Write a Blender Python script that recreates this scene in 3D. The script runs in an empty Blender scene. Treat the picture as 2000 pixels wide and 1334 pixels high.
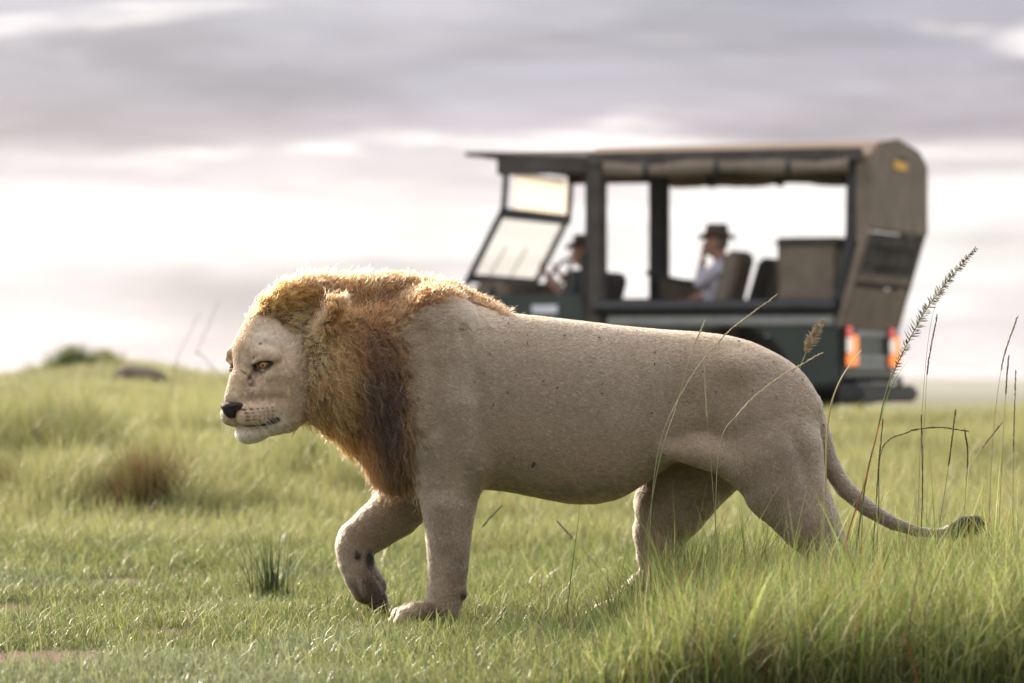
import bpy, bmesh, math, random, os
import numpy as np
from mathutils import Vector, Matrix
rng = np.random.default_rng(7)
random.seed(7)
S = bpy.context.scene
COL = S.collection
R = math.radians
# ------------------------------------------------------------------ camera
FPX = 2000 * 150 / 36.0           # focal length in photo pixels
CAMZ, HORY = 0.79, 750.0          # camera height, horizon row
Y0 = 14.12                        # distance of the walking lion
cam = bpy.data.cameras.new('camera'); camo = bpy.data.objects.new('camera', cam); COL.objects.link(camo)
camo.location = (0, 0, CAMZ); camo.rotation_euler = (R(90), 0, 0)
cam.lens = 150; cam.sensor_width = 36; cam.shift_y = (HORY - 667) / 2000
cam.clip_start = 0.1; cam.clip_end = 60000
cam.dof.use_dof = True; cam.dof.focus_distance = 13.45; cam.dof.aperture_fstop = 3.5
S.camera = camo
def at(px, py, Y):                # photo pixel + real distance -> point
    return np.array([(px - 1000) * Y / FPX, Y, CAMZ - (py - HORY) * Y / FPX])
def L(px, py, dy=0.0):            # point on the lion, dy metres behind its middle plane
    return at(px, py, Y0 + dy)
# ------------------------------------------------------------------ sky and sun
SUN_AZ, SUN_EL = -34.0, 25.0      # degrees from +Y towards +X, height
world = bpy.data.worlds.new('World'); S.world = world; world.use_nodes = True
def nd(nt, t, **kw):
    n = nt.nodes.new(t)
    for k, v in kw.items():
        if k == 'inp':
            for a, b in v.items(): n.inputs[a].default_value = b
        else: setattr(n, k, v)
    return n
def sky_world():
    nt = world.node_tree; nt.nodes.clear(); lk = nt.links.new
    out = nd(nt, 'ShaderNodeOutputWorld'); bg = nd(nt, 'ShaderNodeBackground')
    tc = nd(nt, 'ShaderNodeTexCoord'); sep = nd(nt, 'ShaderNodeSeparateXYZ'); lk(tc.outputs['Generated'], sep.inputs[0])
    def M(op, a, b=None, clamp=False):
        n = nd(nt, 'ShaderNodeMath', operation=op, use_clamp=clamp)
        for i, s in enumerate((a, b)):
            if s is None: continue
            if hasattr(s, 'is_linked'): lk(s, n.inputs[i])
            else: n.inputs[i].default_value = s
        return n.outputs[0]
    # azimuth / elevation of the view direction, degrees
    el = M('MULTIPLY', M('ARCSINE', sep.outputs[2]), 57.2958)
    az = M('MULTIPLY', M('ARCTAN2', sep.outputs[0], sep.outputs[1]), 57.2958)
    co = nd(nt, 'ShaderNodeCombineXYZ'); lk(M('MULTIPLY', az, 0.16), co.inputs[0]); lk(el, co.inputs[1])
    def noise(scale, detail, rough, off, sx=1.0, dist=0.0):
        mp = nd(nt, 'ShaderNodeMapping'); lk(co.outputs[0], mp.inputs[0])
        mp.inputs['Location'].default_value = off; mp.inputs['Scale'].default_value = (sx, 1, 1)
        n = nd(nt, 'ShaderNodeTexNoise'); lk(mp.outputs[0], n.inputs[0])
        n.inputs['Scale'].default_value = scale; n.inputs['Detail'].default_value = detail
        n.inputs['Roughness'].default_value = rough; n.inputs['Distortion'].default_value = dist
        return n.outputs[0]
    warp = noise(0.55, 4, 0.55, (3.1, 1.7, 0))
    elw = M('ADD', el, M('MULTIPLY', M('SUBTRACT', warp, 0.5), 2.6))
    # layers of stratus by height, bright gap low down, even overcast above
    cr = nd(nt, 'ShaderNodeValToRGB'); lk(M('DIVIDE', elw, 90.0, True), cr.inputs[0])
    el_cols = SKY_LAYERS
    e = cr.color_ramp.elements
    while len(e) < len(el_cols): e.new(0.5)
    for i, (deg, c) in enumerate(el_cols):
        e[i].position = deg / 90.0; e[i].color = (*c, 1)
    # thin bright breaks between the layers
    br = noise(1.05, 6, 0.58, (4.4, 2.2, 0), 0.75, 0.7)
    brm = nd(nt, 'ShaderNodeMapRange', interpolation_type='SMOOTHSTEP'); lk(br, brm.inputs[0])
    for k, v in zip((1, 2, 3, 4), (0.53, 0.72, 0.0, 0.85)): brm.inputs[k].default_value = v
    bmx = nd(nt, 'ShaderNodeMix', data_type='RGBA'); lk(brm.outputs[0], bmx.inputs[0]); lk(cr.outputs[0], bmx.inputs[6]); bmx.inputs[7].default_value = (.80, .745, .715, 1)
    # darker shreds of cloud
    ds = noise(1.5, 6, 0.6, (7.7, 8.1, 0), 0.55, 0.5)
    dsm = nd(nt, 'ShaderNodeMapRange', interpolation_type='SMOOTHSTEP'); lk(ds, dsm.inputs[0])
    for k, v in zip((1, 2, 3, 4), (0.50, 0.70, 0.0, 0.62)): dsm.inputs[k].default_value = v
    dmx = nd(nt, 'ShaderNodeMix', data_type='RGBA'); lk(dsm.outputs[0], dmx.inputs[0]); lk(bmx.outputs[2], dmx.inputs[6]); dmx.inputs[7].default_value = (.30, .272, .300, 1)
    # streaks
    st = noise(0.9, 7, 0.6, (0.3, 5.2, 0), 1.0, 0.4)
    stc = nd(nt, 'ShaderNodeMapRange'); lk(st, stc.inputs[0])
    for k, v in zip((1, 2, 3, 4), (0.34, 0.68, 0.76, 1.34)): stc.inputs[k].default_value = v
    fine = noise(3.2, 6, 0.62, (9.3, 0.4, 0), 0.8, 0.3)
    fc = nd(nt, 'ShaderNodeMapRange'); lk(fine, fc.inputs[0])
    for k, v in zip((1, 2, 3, 4), (0.3, 0.7, 0.94, 1.07)): fc.inputs[k].default_value = v
    mul = nd(nt, 'ShaderNodeVectorMath', operation='SCALE'); lk(dmx.outputs[2], mul.inputs[0]); lk(M('MULTIPLY', stc.outputs[0], fc.outputs[0]), mul.inputs['Scale'])
    # brighter towards the veiled sun
    sd = Vector((math.sin(R(SUN_AZ)) * math.cos(R(SUN_EL)), math.cos(R(SUN_AZ)) * math.cos(R(SUN_EL)), math.sin(R(SUN_EL))))
    dt = nd(nt, 'ShaderNodeVectorMath', operation='DOT_PRODUCT'); lk(tc.outputs['Generated'], dt.inputs[0]); dt.inputs[1].default_value = sd
    gl = M('POWER', M('MAXIMUM', dt.outputs['Value'], 0.0), 9.0)
    glow = nd(nt, 'ShaderNodeVectorMath', operation='SCALE'); glow.inputs[0].default_value = (1.0, 0.93, 0.84); lk(M('MULTIPLY', gl, 0.42), glow.inputs['Scale'])
    add = nd(nt, 'ShaderNodeVectorMath', operation='ADD'); lk(mul.outputs[0], add.inputs[0]); lk(glow.outputs[0], add.inputs[1])
    # clear air behind the clouds
    sky = nd(nt, 'ShaderNodeTexSky', sky_type='NISHITA', sun_disc=False)
    sky.sun_elevation = R(SUN_EL); sky.sun_rotation = R(SUN_AZ)
    sk = nd(nt, 'ShaderNodeVectorMath', operation='SCALE'); lk(sky.outputs[0], sk.inputs[0]); sk.inputs['Scale'].default_value = 0.1
    mix = nd(nt, 'ShaderNodeMix', data_type='RGBA'); mix.inputs[0].default_value = 0.95
    lk(sk.outputs[0], mix.inputs[6]); lk(add.outputs[0], mix.inputs[7])
    lk(mix.outputs[2], bg.inputs[0]); bg.inputs[1].default_value = 1.0
    lk(bg.outputs[0], out.inputs[0])
SKY_LAYERS = [(0.0, (.42, .385, .42)), (0.35, (.55, .495, .485)), (0.8, (.44, .415, .43)), (1.35, (.45, .43, .435)), (1.75, (.57, .545, .535)), (2.3, (.59, .56, .555)), (2.75, (.47, .435, .445)),
              (3.1, (.335, .30, .325)), (3.6, (.240, .218, .254)), (4.4, (.218, .208, .25)), (5.2, (.24, .232, .272)), (14.0, (.56, .56, .59)), (45.0, (1.05, 1.06, 1.10)), (90.0, (1.2, 1.22, 1.26))]
sky_world()
sun = bpy.data.lights.new('sun', 'SUN'); suno = bpy.data.objects.new('sun', sun); COL.objects.link(suno)
sun.energy = 4.7; sun.angle = R(10); sun.color = (1.0, 0.86, 0.68)
suno.rotation_euler = (R(90 - SUN_EL), 0, R(180 - SUN_AZ)); suno.location = (0, 0, 30)
S.view_settings.view_transform = 'Standard'; S.view_settings.look = 'None'
S.view_settings.exposure = 0.80; S.view_settings.gamma = 1.0; S.view_settings.use_curve_mapping = False
S.render.engine = 'CYCLES'
S.cycles.use_denoising = True
S.cycles.max_bounces = 8; S.cycles.transparent_max_bounces = 8; S.cycles.diffuse_bounces = 3
S.cycles.sample_clamp_indirect = 6.0
S.cycles_curves.shape = 'RIBBONS'; S.cycles_curves.subdivisions = 2
# ------------------------------------------------------------------ small helpers
def tag(o, label=None, cat=None, group=None, kind=None):
    for k, v in (('label', label), ('category', cat), ('group', group), ('kind', kind)):
        if v: o[k] = v
    return o
def empty(name, loc, label=None, cat=None, group=None, rz=0.0):
    o = bpy.data.objects.new(name, None); COL.objects.link(o); o.location = loc; o.rotation_euler = (0, 0, rz)
    o.empty_display_size = 0.2
    return tag(o, label, cat, group)
def np_mesh(name, V, faces, smooth=True):
    """faces: (n,3) or (n,4) int array"""
    me = bpy.data.meshes.new(name); V = np.asarray(V, np.float32); F = np.asarray(faces, np.int32); k = F.shape[1]
    me.vertices.add(len(V)); me.vertices.foreach_set('co', V.ravel())
    me.loops.add(F.size); me.loops.foreach_set('vertex_index', F.ravel())
    me.polygons.add(len(F)); me.polygons.foreach_set('loop_start', np.arange(0, F.size, k, dtype=np.int32))
    me.polygons.foreach_set('use_smooth', np.full(len(F), smooth))
    me.update(calc_edges=True); me.validate()
    return me
def vcol(me, C, name='Col'):
    a = me.color_attributes.new(name, 'FLOAT_COLOR', 'POINT')
    a.data.foreach_set('color', np.concatenate([C, np.ones((len(C), 1))], 1).astype(np.float32).ravel())
def obj(name, me, mat=None, parent=None, sub=True):
    """a mesh object; mesh given in world space is moved into its parent's space"""
    o = bpy.data.objects.new(name, me); COL.objects.link(o)
    if mat: me.materials.append(mat)
    if parent is not None:
        o.parent = parent
        if sub:
            p = parent; loc = Vector((0, 0, 0))
            while p is not None: loc += p.location; p = p.parent
            me.transform(Matrix.Translation(-loc))
    return o
# ------------------------------------------------------------------ implicit surfaces
def smin(a, b, k):
    h = np.clip(0.5 + 0.5 * (b - a) / k, 0, 1)
    return b + (a - b) * h - k * h * (1 - h)
def smax(a, b, k): return -smin(-a, -b, k)
class Field:
    def __init__(s, xs, ys, zs):
        s.ax = [np.asarray(a, np.float32) for a in (xs, ys, zs)]
        s.F = np.full([len(a) for a in s.ax], 0.35, np.float32)
    def box(s, lo, hi):
        return tuple(slice(max(np.searchsorted(a, l) - 1, 0), min(np.searchsorted(a, h) + 2, len(a))) for a, l, h in zip(s.ax, lo, hi))
    def pts(s, sl):
        return np.meshgrid(*[a[q] for a, q in zip(s.ax, sl)], indexing='ij', sparse=True)
    def put(s, fn, lo, hi, k=0.02, op='add'):
        m = k * 2 + 0.05
        sl = s.box([a - m for a in lo], [a + m for a in hi])
        if any(q.stop <= q.start for q in sl): return
        d = fn(*s.pts(sl)).astype(np.float32)
        A = s.F[sl]
        s.F[sl] = smin(A, d, k) if op == 'add' else smax(A, -d, k)
    def cap(s, a, b, ra, rb, k=0.02, sy=1.0, op='add'):
        a = np.asarray(a, float); b = np.asarray(b, float); ba = b - a; bb = max(ba @ ba, 1e-9); r = max(ra, rb) * max(1, sy)
        def fn(X, Y, Z):
            t = np.clip(((X - a[0]) * ba[0] + (Y - a[1]) * ba[1] + (Z - a[2]) * ba[2]) / bb, 0, 1)
            return np.sqrt((X - a[0] - t * ba[0]) ** 2 + ((Y - a[1] - t * ba[1]) / sy) ** 2 + (Z - a[2] - t * ba[2]) ** 2) - (ra + (rb - ra) * t)
        s.put(fn, np.minimum(a, b) - r, np.maximum(a, b) + r, k, op)
    def chain(s, pts, k=0.02, sy=1.0, op='add'):      # pts: [(xyz, r), ...]
        A = np.array([p for p, r in pts], float); rr = [r for p, r in pts]; m = max(rr) * max(1, sy)
        def fn(X, Y, Z):
            D = None
            for a, b, ra, rb in zip(A[:-1], A[1:], rr[:-1], rr[1:]):
                ba = b - a; t = np.clip(((X - a[0]) * ba[0] + (Y - a[1]) * ba[1] + (Z - a[2]) * ba[2]) / max(ba @ ba, 1e-9), 0, 1)
                d = np.sqrt((X - a[0] - t * ba[0]) ** 2 + ((Y - a[1] - t * ba[1]) / sy) ** 2 + (Z - a[2] - t * ba[2]) ** 2) - (ra + (rb - ra) * t)
                D = d if D is None else smin(D, d, 0.004)
            return D
        s.put(fn, A.min(0) - m, A.max(0) + m, k, op)
    def ell(s, c, r, k=0.02, M=None, op='add'):       # M rows: local axes
        c = np.asarray(c, float); r = np.asarray(r, float); M = np.eye(3) if M is None else np.asarray(M, float)
        ext = np.sqrt(((M * r[:, None]) ** 2).sum(0))
        def fn(X, Y, Z):
            q = [((X - c[0]) * m[0] + (Y - c[1]) * m[1] + (Z - c[2]) * m[2]) for m in M]
            k0 = np.sqrt(sum((a / b) ** 2 for a, b in zip(q, r))); k1 = np.sqrt(sum((a / (b * b)) ** 2 for a, b in zip(q, r)))
            return k0 * (k0 - 1) / np.maximum(k1, 1e-6)
        s.put(fn, c - ext, c + ext, k, op)
    def mesh(s, smooth=2):
        V, Q = surface_nets(s.F, s.ax)
        return relax(V, Q, smooth), Q
def surface_nets(F, ax):
    neg = F < 0; nx, ny, nz = F.shape
    idx = -np.ones((nx - 1, ny - 1, nz - 1), np.int64)
    cnt = np.zeros((nx - 1, ny - 1, nz - 1), np.int8)
    for i in (0, 1):
        for j in (0, 1):
            for k in (0, 1): cnt += neg[i:nx - 1 + i, j:ny - 1 + j, k:nz - 1 + k]
    act = np.argwhere((cnt > 0) & (cnt < 8)); n = len(act); idx[tuple(act.T)] = np.arange(n)
    P = np.zeros((n, 3)); w = np.zeros(n); corners = [(i, j, k) for i in (0, 1) for j in (0, 1) for k in (0, 1)]
    val = {c: F[act[:, 0] + c[0], act[:, 1] + c[1], act[:, 2] + c[2]] for c in corners}
    def pos(c): return np.stack([ax[d][act[:, d] + c[d]] for d in range(3)], 1)
    for a in corners:
        for d in range(3):
            if a[d]: continue
            b = tuple(1 if q == d else a[q] for q in range(3))
            va, vb = val[a], val[b]; cr = (va < 0) != (vb < 0)
            t = np.where(cr, va / np.where(cr, va - vb, 1), 0)
            P += np.where(cr[:, None], pos(a) + (pos(b) - pos(a)) * t[:, None], 0); w += cr
    P /= w[:, None]
    quads = []
    for d in range(3):
        u, v = (d + 1) % 3, (d + 2) % 3
        sl0 = [slice(1, -1)] * 3; sl1 = [slice(1, -1)] * 3; sl0[d] = slice(0, -1); sl1[d] = slice(1, None)
        a, b = neg[tuple(sl0)], neg[tuple(sl1)]
        for flip, m in ((False, a & ~b), (True, ~a & b)):
            e = np.argwhere(m)
            off = np.ones(3, int); off[d] = 0; e = e + off
            q = []
            for du, dv in ((0, 0), (1, 0), (1, 1), (0, 1)):
                c = e.copy(); c[:, u] -= 1 - du; c[:, v] -= 1 - dv
                q.append(idx[c[:, 0], c[:, 1], c[:, 2]])
            q = np.stack(q, 1)
            quads.append(q[:, ::-1] if flip else q)
    Q = np.concatenate(quads); Q = Q[(Q >= 0).all(1)]
    return P, Q
def relax(V, Q, n, lam=0.5):
    e = np.concatenate([Q[:, [0, 1]], Q[:, [1, 2]], Q[:, [2, 3]], Q[:, [3, 0]]]); e = np.concatenate([e, e[:, ::-1]])
    deg = np.bincount(e[:, 0], minlength=len(V)).astype(float); deg[deg == 0] = 1
    for _ in range(n):
        A = np.stack([np.bincount(e[:, 0], V[e[:, 1], d], minlength=len(V)) for d in range(3)], 1) / deg[:, None]
        V = V + lam * (A - V)
    return V
def vnormals(V, Q):
    N = np.zeros_like(V); fn = np.cross(V[Q[:, 2]] - V[Q[:, 0]], V[Q[:, 3]] - V[Q[:, 1]])
    for c in range(4):
        for d in range(3): N[:, d] += np.bincount(Q[:, c], fn[:, d], minlength=len(V))
    return N / np.maximum(np.linalg.norm(N, axis=1, keepdims=True), 1e-12)
def steps(*spec):                 # steps((from,to,step),(to2,step2)...) -> rectilinear axis
    out = []
    for a, b, h in spec: out.append(np.arange(a, b - h * 0.3, h))
    return np.concatenate(out)
def smooth01(a, b, x):
    t = np.clip((x - a) / (b - a), 0, 1); return t * t * (3 - 2 * t)
def nrm(v): return v / np.maximum(np.linalg.norm(v, axis=-1, keepdims=True), 1e-9)
class VNoise:                     # cheap smooth value noise for numpy
    def __init__(s, seed, n=32):
        s.n = n; s.T = np.random.default_rng(seed).random((n, n, n)).astype(np.float32)
    def __call__(s, P, scale):
        p = np.asarray(P) * scale + 1000.0; i = np.floor(p).astype(int); f = p - i; f = f * f * (3 - 2 * f); n = s.n; o = 0
        for a in (0, 1):
            for b in (0, 1):
                for c in (0, 1):
                    w = (f[:, 0] if a else 1 - f[:, 0]) * (f[:, 1] if b else 1 - f[:, 1]) * (f[:, 2] if c else 1 - f[:, 2])
                    o = o + w * s.T[(i[:, 0] + a) % n, (i[:, 1] + b) % n, (i[:, 2] + c) % n]
        return o
# ------------------------------------------------------------------ materials
def mat_new(name):
    m = bpy.data.materials.new(name); m.use_nodes = True; nt = m.node_tree; nt.nodes.clear()
    out = nd(nt, 'ShaderNodeOutputMaterial'); return m, nt, out
def mat_plain(name, col, rough=0.6, metal=0.0, var=0.15, scale=6.0, bump=0.0, bscale=60.0, spec=0.5):
    m, nt, out = mat_new(name); lk = nt.links.new
    b = nd(nt, 'ShaderNodeBsdfPrincipled'); b.inputs['Roughness'].default_value = rough; b.inputs['Metallic'].default_value = metal
    b.inputs['Specular IOR Level'].default_value = spec
    tc = nd(nt, 'ShaderNodeTexCoord'); n = nd(nt, 'ShaderNodeTexNoise'); lk(tc.outputs['Object'], n.inputs[0])
    n.inputs['Scale'].default_value = scale; n.inputs['Detail'].default_value = 6
    cr = nd(nt, 'ShaderNodeValToRGB'); lk(n.outputs[0], cr.inputs[0])
    c = np.array(col); cr.color_ramp.elements[0].position = 0.3; cr.color_ramp.elements[1].position = 0.7
    cr.color_ramp.elements[0].color = (*(c * (1 - var)), 1); cr.color_ramp.elements[1].color = (*np.minimum(c * (1 + var), 1), 1)
    lk(cr.outputs[0], b.inputs['Base Color'])
    if bump:
        n2 = nd(nt, 'ShaderNodeTexNoise'); lk(tc.outputs['Object'], n2.inputs[0]); n2.inputs['Scale'].default_value = bscale; n2.inputs['Detail'].default_value = 4
        bp = nd(nt, 'ShaderNodeBump'); bp.inputs['Strength'].default_value = bump; bp.inputs['Distance'].default_value = 0.02
        lk(n2.outputs[0], bp.inputs['Height']); lk(bp.outputs[0], b.inputs['Normal'])
    lk(b.outputs[0], out.inputs[0]); return m
def mat_vcol(name, rough=0.8, spec=0.2, transl=0.0, bump=0.0, bscale=300.0, sheen=0.0):
    m, nt, out = mat_new(name); lk = nt.links.new
    a = nd(nt, 'ShaderNodeAttribute', attribute_name='Col')
    b = nd(nt, 'ShaderNodeBsdfPrincipled'); lk(a.outputs['Color'], b.inputs['Base Color'])
    b.inputs['Roughness'].default_value = rough; b.inputs['Specular IOR Level'].default_value = spec; b.inputs['Sheen Weight'].default_value = sheen
    if bump:
        tc = nd(nt, 'ShaderNodeTexCoord'); n2 = nd(nt, 'ShaderNodeTexNoise'); lk(tc.outputs['Object'], n2.inputs[0]); n2.inputs['Scale'].default_value = bscale
        bp = nd(nt, 'ShaderNodeBump'); bp.inputs['Strength'].default_value = bump; bp.inputs['Distance'].default_value = 0.004
        lk(n2.outputs[0], bp.inputs['Height']); lk(bp.outputs[0], b.inputs['Normal'])
    if transl:
        t = nd(nt, 'ShaderNodeBsdfTranslucent'); lk(a.outputs['Color'], t.inputs[0])
        mx = nd(nt, 'ShaderNodeMixShader'); mx.inputs[0].default_value = transl
        lk(b.outputs[0], mx.inputs[1]); lk(t.outputs[0], mx.inputs[2]); lk(mx.outputs[0], out.inputs[0])
    else: lk(b.outputs[0], out.inputs[0])
    return m
def mat_hair(name, rough=0.35, radial=0.5):
    m, nt, out = mat_new(name); lk = nt.links.new
    a = nd(nt, 'ShaderNodeAttribute', attribute_name='Col')
    h = nd(nt, 'ShaderNodeBsdfHairPrincipled'); h.model = 'CHIANG'; h.parametrization = 'COLOR'
    lk(a.outputs['Color'], h.inputs['Color']); h.inputs['Roughness'].default_value = rough; h.inputs['Radial Roughness'].default_value = radial
    lk(h.outputs[0], out.inputs[0]); return m
def curves_obj(name, P, C, rad, mat, parent):
    """P (n,k,3) world points, C (n,3) colours, rad (n,k) radii -> hair curves object"""
    n, k, _ = P.shape
    cu = bpy.data.hair_curves.new(name); cu.add_curves([k] * n)
    p = parent; loc = np.zeros(3)
    while p is not None: loc += np.array(p.location); p = p.parent
    cu.position_data.foreach_set('vector', (P - loc).astype(np.float32).ravel())
    ra = cu.attributes.get('radius') or cu.attributes.new('radius', 'FLOAT', 'POINT')
    ra.data.foreach_set('value', rad.astype(np.float32).ravel())
    ca = cu.attributes.new('Col', 'FLOAT_COLOR', 'CURVE' if C.ndim == 2 else 'POINT'); C = C.reshape(-1, 3)
    ca.data.foreach_set('color', np.concatenate([C, np.ones((len(C), 1))], 1).astype(np.float32).ravel())
    cu.materials.append(mat)
    o = bpy.data.objects.new(name, cu); COL.objects.link(o); o.parent = parent
    return o
# ================================================================== the lion
PXM = Y0 / FPX                    # metres per photo pixel at the lion
def px(v): return v * PXM
DN, DF = -0.17, 0.17              # near and far leg planes
# head frame
YAW, PITCH = R(42), R(12)
Hf = np.array([-math.cos(YAW) * math.cos(PITCH), -math.sin(YAW) * math.cos(PITCH), -math.sin(PITCH)])
Hl = np.array([math.sin(YAW), -math.cos(YAW), 0.0]); Hu = np.cross(Hf, Hl); HM = np.array([Hf, Hl, Hu])
H0 = L(520, 711, -0.17) - np.array([0.014, 0.080, 0.0]) @ HM
def H(u, v, w): return H0 + np.array([u, v, w]) @ HM
def to_head(P): return (P - H0) @ HM.T
def HR(ax):                       # local axes given in the head frame -> world rows
    return np.array(ax, float) @ HM
def hrot(pitch=0.0, yaw=0.0, roll=0.0):
    cp, sp = math.cos(pitch), math.sin(pitch); A = np.array([[cp, 0, -sp], [0, 1, 0], [sp, 0, cp]])
    cy, sy_ = math.cos(yaw), math.sin(yaw); B = np.array([[cy, sy_, 0], [-sy_, cy, 0], [0, 0, 1]])
    cr, sr = math.cos(roll), math.sin(roll); C = np.array([[1, 0, 0], [0, cr, sr], [0, -sr, cr]])
    return HR(C @ A @ B)
def lion_field():
    x0 = L(405, 0)[0]; xm = L(935, 0)[0]; x1 = L(1935, 0)[0]
    fld = Field(steps((x0, L(640, 0)[0], 0.0035), (L(640, 0)[0], xm, 0.0055), (xm, x1, 0.008)),
                steps((Y0 - 0.52, Y0 - 0.02, 0.0045), (Y0 - 0.02, Y0 + 0.42, 0.008)),
                steps((-0.03, 0.22, 0.0045), (0.22, 0.58, 0.007), (0.58, 1.10, 0.004), (1.10, 1.22, 0.006)))
    # ---- trunk, lofted along the back line, belly line and width
    T = np.array([(690, 640, 830, 95), (740, 600, 900, 118), (800, 572, 935, 138), (860, 566, 950, 146), (930, 592, 953, 143), (985, 612, 957, 138), (1050, 618, 970, 140),
                  (1110, 625, 982, 142), (1160, 631, 983, 142), (1210, 637, 973, 138), (1260, 642, 942, 132), (1310, 646, 905, 124), (1360, 649, 885, 118), (1420, 656, 870, 112),
                  (1470, 669, 860, 106), (1520, 694, 850, 96), (1560, 730, 840, 78), (1592, 780, 835, 45)], float)
    xs = np.linspace(690, 1592, 300); prof = []
    ker = np.exp(-np.linspace(-2, 2, 21) ** 2); ker /= ker.sum()
    for c in (1, 2, 3):
        v = np.interp(xs, T[:, 0], T[:, c]); v = np.convolve(np.pad(v, 10, 'edge'), ker, 'valid'); prof.append(v)
    top, bot, wid = prof
    Xw = (xs - 1000) * PXM; zt = CAMZ - (top - HORY) * PXM; zb = CAMZ - (bot - HORY) * PXM; hw = wid * PXM
    def trunk(X, Y, Z):
        a = np.interp(X.ravel(), Xw, zt).reshape(X.shape); b = np.interp(X.ravel(), Xw, zb).reshape(X.shape); h = np.interp(X.ravel(), Xw, hw).reshape(X.shape)
        zc, hz = (a + b) / 2, (a - b) / 2
        # a lion is widest a little below the middle, flatter on the flank
        q = (np.abs((Y - Y0) / h) ** 2.35 + np.abs((Z - zc) / hz) ** 2.2) ** (1 / 2.28)
        d = (q - 1) * np.minimum(h, hz) * 0.95
        end = np.maximum(Xw[0] - X, X - Xw[-1])
        return np.maximum(d, end)
    fld.put(trunk, (Xw[0], Y0 - .3, 0.3), (Xw[-1], Y0 + .3, 1.2), 0.05)
    c = lambda x, y, dy, r: (L(x, y, dy), px(r))
    # ---- neck under the mane
    fld.ell(L(655, 715, -0.07), (px(92), px(92), px(118)), 0.06)
    fld.ell(L(725, 735, -0.02), (px(100), px(108), px(140)), 0.06)
    fld.ell(L(765, 835, 0.0), (px(55), px(90), px(98)), 0.06)
    fld.chain([c(532, 600, -0.11, 24), c(558, 580, -0.10, 28), c(605, 572, -0.07, 30), c(680, 578, -0.02, 36), c(780, 574, 0, 34), c(870, 582, 0, 24), c(945, 606, 0, 14)], 0.05)
    # ---- shoulder and near fore leg
    for sgn, dy in ((-1, -0.185), (1, 0.185)):
        fld.ell(L(858, 690, dy * 0.72), (px(70), px(70), px(128)), 0.05, np.array([[math.cos(.12), 0, math.sin(.12)], [0, 1, 0], [-math.sin(.12), 0, math.cos(.12)]]))
    fld.ell(L(868, 705, -0.160), (px(62), px(60), px(125)), 0.05)
    fld.ell(L(880, 820, -0.160), (px(54), px(46), px(130)), 0.09)
    fld.chain([c(866, 800, DN, 66), c(880, 905, DN, 58), c(876, 985, DN, 52.5), c(876, 1050, DN, 43), c(875, 1110, DN, 38), c(872, 1150, DN, 36), c(864, 1192, DN, 33)], 0.075, 0.92)
    fld.cap(L(922, 905, DN), L(928, 938, DN), px(15), px(10), 0.03)                    # elbow point
    fld.cap(L(885, 1128, DN + .01), L(902, 1160, DN + .01), px(18), px(9), 0.014)       # back of the wrist
    fld.ell(L(848, 1197, DN), (px(44), px(42), px(22)), 0.012)                           # paw
    for i, v in enumerate((-0.055, -0.02, 0.016, 0.05)):
        fl = (0, 10, 10, 2)[i]
        fld.chain([c(838, 1190, DN + v * .8, 16), c(812 - fl, 1192, DN + v, 16.5), c(793 - fl, 1202, DN + v, 15), c(782 - fl, 1212, DN + v, 10)], 0.007)
    # ---- far fore leg, lifted and folded at the wrist
    fld.chain([c(838, 880, DF, 62), c(812, 955, DF, 58), c(772, 1000, DF, 51), c(735, 1028, DF, 45), c(700, 1055, DF, 40), c(693, 1072, DF - .01, 36)], 0.02, 0.9)
    fld.chain([c(692, 1066, DF - .01, 35), c(694, 1098, DF - .015, 33), c(705, 1122, DF - .02, 34), c(718, 1146, DF - .02, 34)], 0.014, 1.0)
    fld.cap(L(718, 1078, DF - .03), L(723, 1102, DF - .03), px(12), px(8), 0.01)        # carpal pad
    for i, v in enumerate((-0.058, -0.022, 0.014, 0.048)):
        e = (6, 0, 0, 4)[i]
        fld.chain([c(714, 1136, DF - .02 + v * .8, 18), c(724, 1158 - e, DF - .02 + v, 20), c(738, 1174 - e, DF - .02 + v, 17), c(747, 1184 - e, DF - .02 + v, 11)], 0.006)
    fld.ell(L(738, 1146, DF - .02), (px(14), px(32), px(19)), 0.01)                      # sole pad
    # ---- near hind leg, pushed back
    fld.ell(L(1488, 806, -0.105), (px(110), px(60), px(104)), 0.06)
    fld.chain([c(1494, 828, -0.13, 84), c(1512, 884, -0.14, 94), c(1532, 945, -0.15, 81), c(1580, 1020, DN, 58), c(1628, 1090, DN, 36), c(1648, 1126, DN, 30)], 0.035, 0.72)
    fld.chain([c(1644, 1122, DN, 31), c(1630, 1165, DN, 27), c(1606, 1200, DN, 26)], 0.015)
    fld.chain([c(1612, 1200, DN, 27), c(1575, 1206, DN, 22), c(1548, 1212, DN, 14)], 0.012, 1.5)
    fld.cap(L(1360, 880, -0.165), L(1455, 915, -0.15), px(22), px(34), 0.045)            # flank fold
    fld.cap(L(1300, 880, -0.15), L(1380, 885, -0.16), px(14), px(20), 0.05)
    # ---- far hind leg, under the belly
    fld.chain([c(1420, 850, 0.11, 92), c(1350, 925, 0.14, 84), c(1312, 985, 0.15, 74), c(1290, 1040, 0.16, 54), c(1284, 1085, DF, 41), c(1290, 1118, DF, 32)], 0.03, 0.75)
    fld.chain([c(1290, 1116, DF, 32), c(1255, 1142, DF, 26), c(1218, 1176, DF, 24), c(1196, 1196, DF, 22)], 0.014)
    fld.chain([c(1200, 1194, DF, 24), c(1172, 1200, DF, 20), c(1150, 1206, DF, 12)], 0.012, 1.5)
    # ---- hollows and folds that model the flank, shoulder and thigh
    G = lambda pts, k: fld.chain([(L(x, y, dy), r) for x, y, dy, r in pts], k, 1.0, 'sub')
    G([(908, 640, -.250, .018), (930, 700, -.268, .026), (948, 790, -.268, .030), (946, 890, -.254, .026)], .022)      # behind the shoulder
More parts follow.
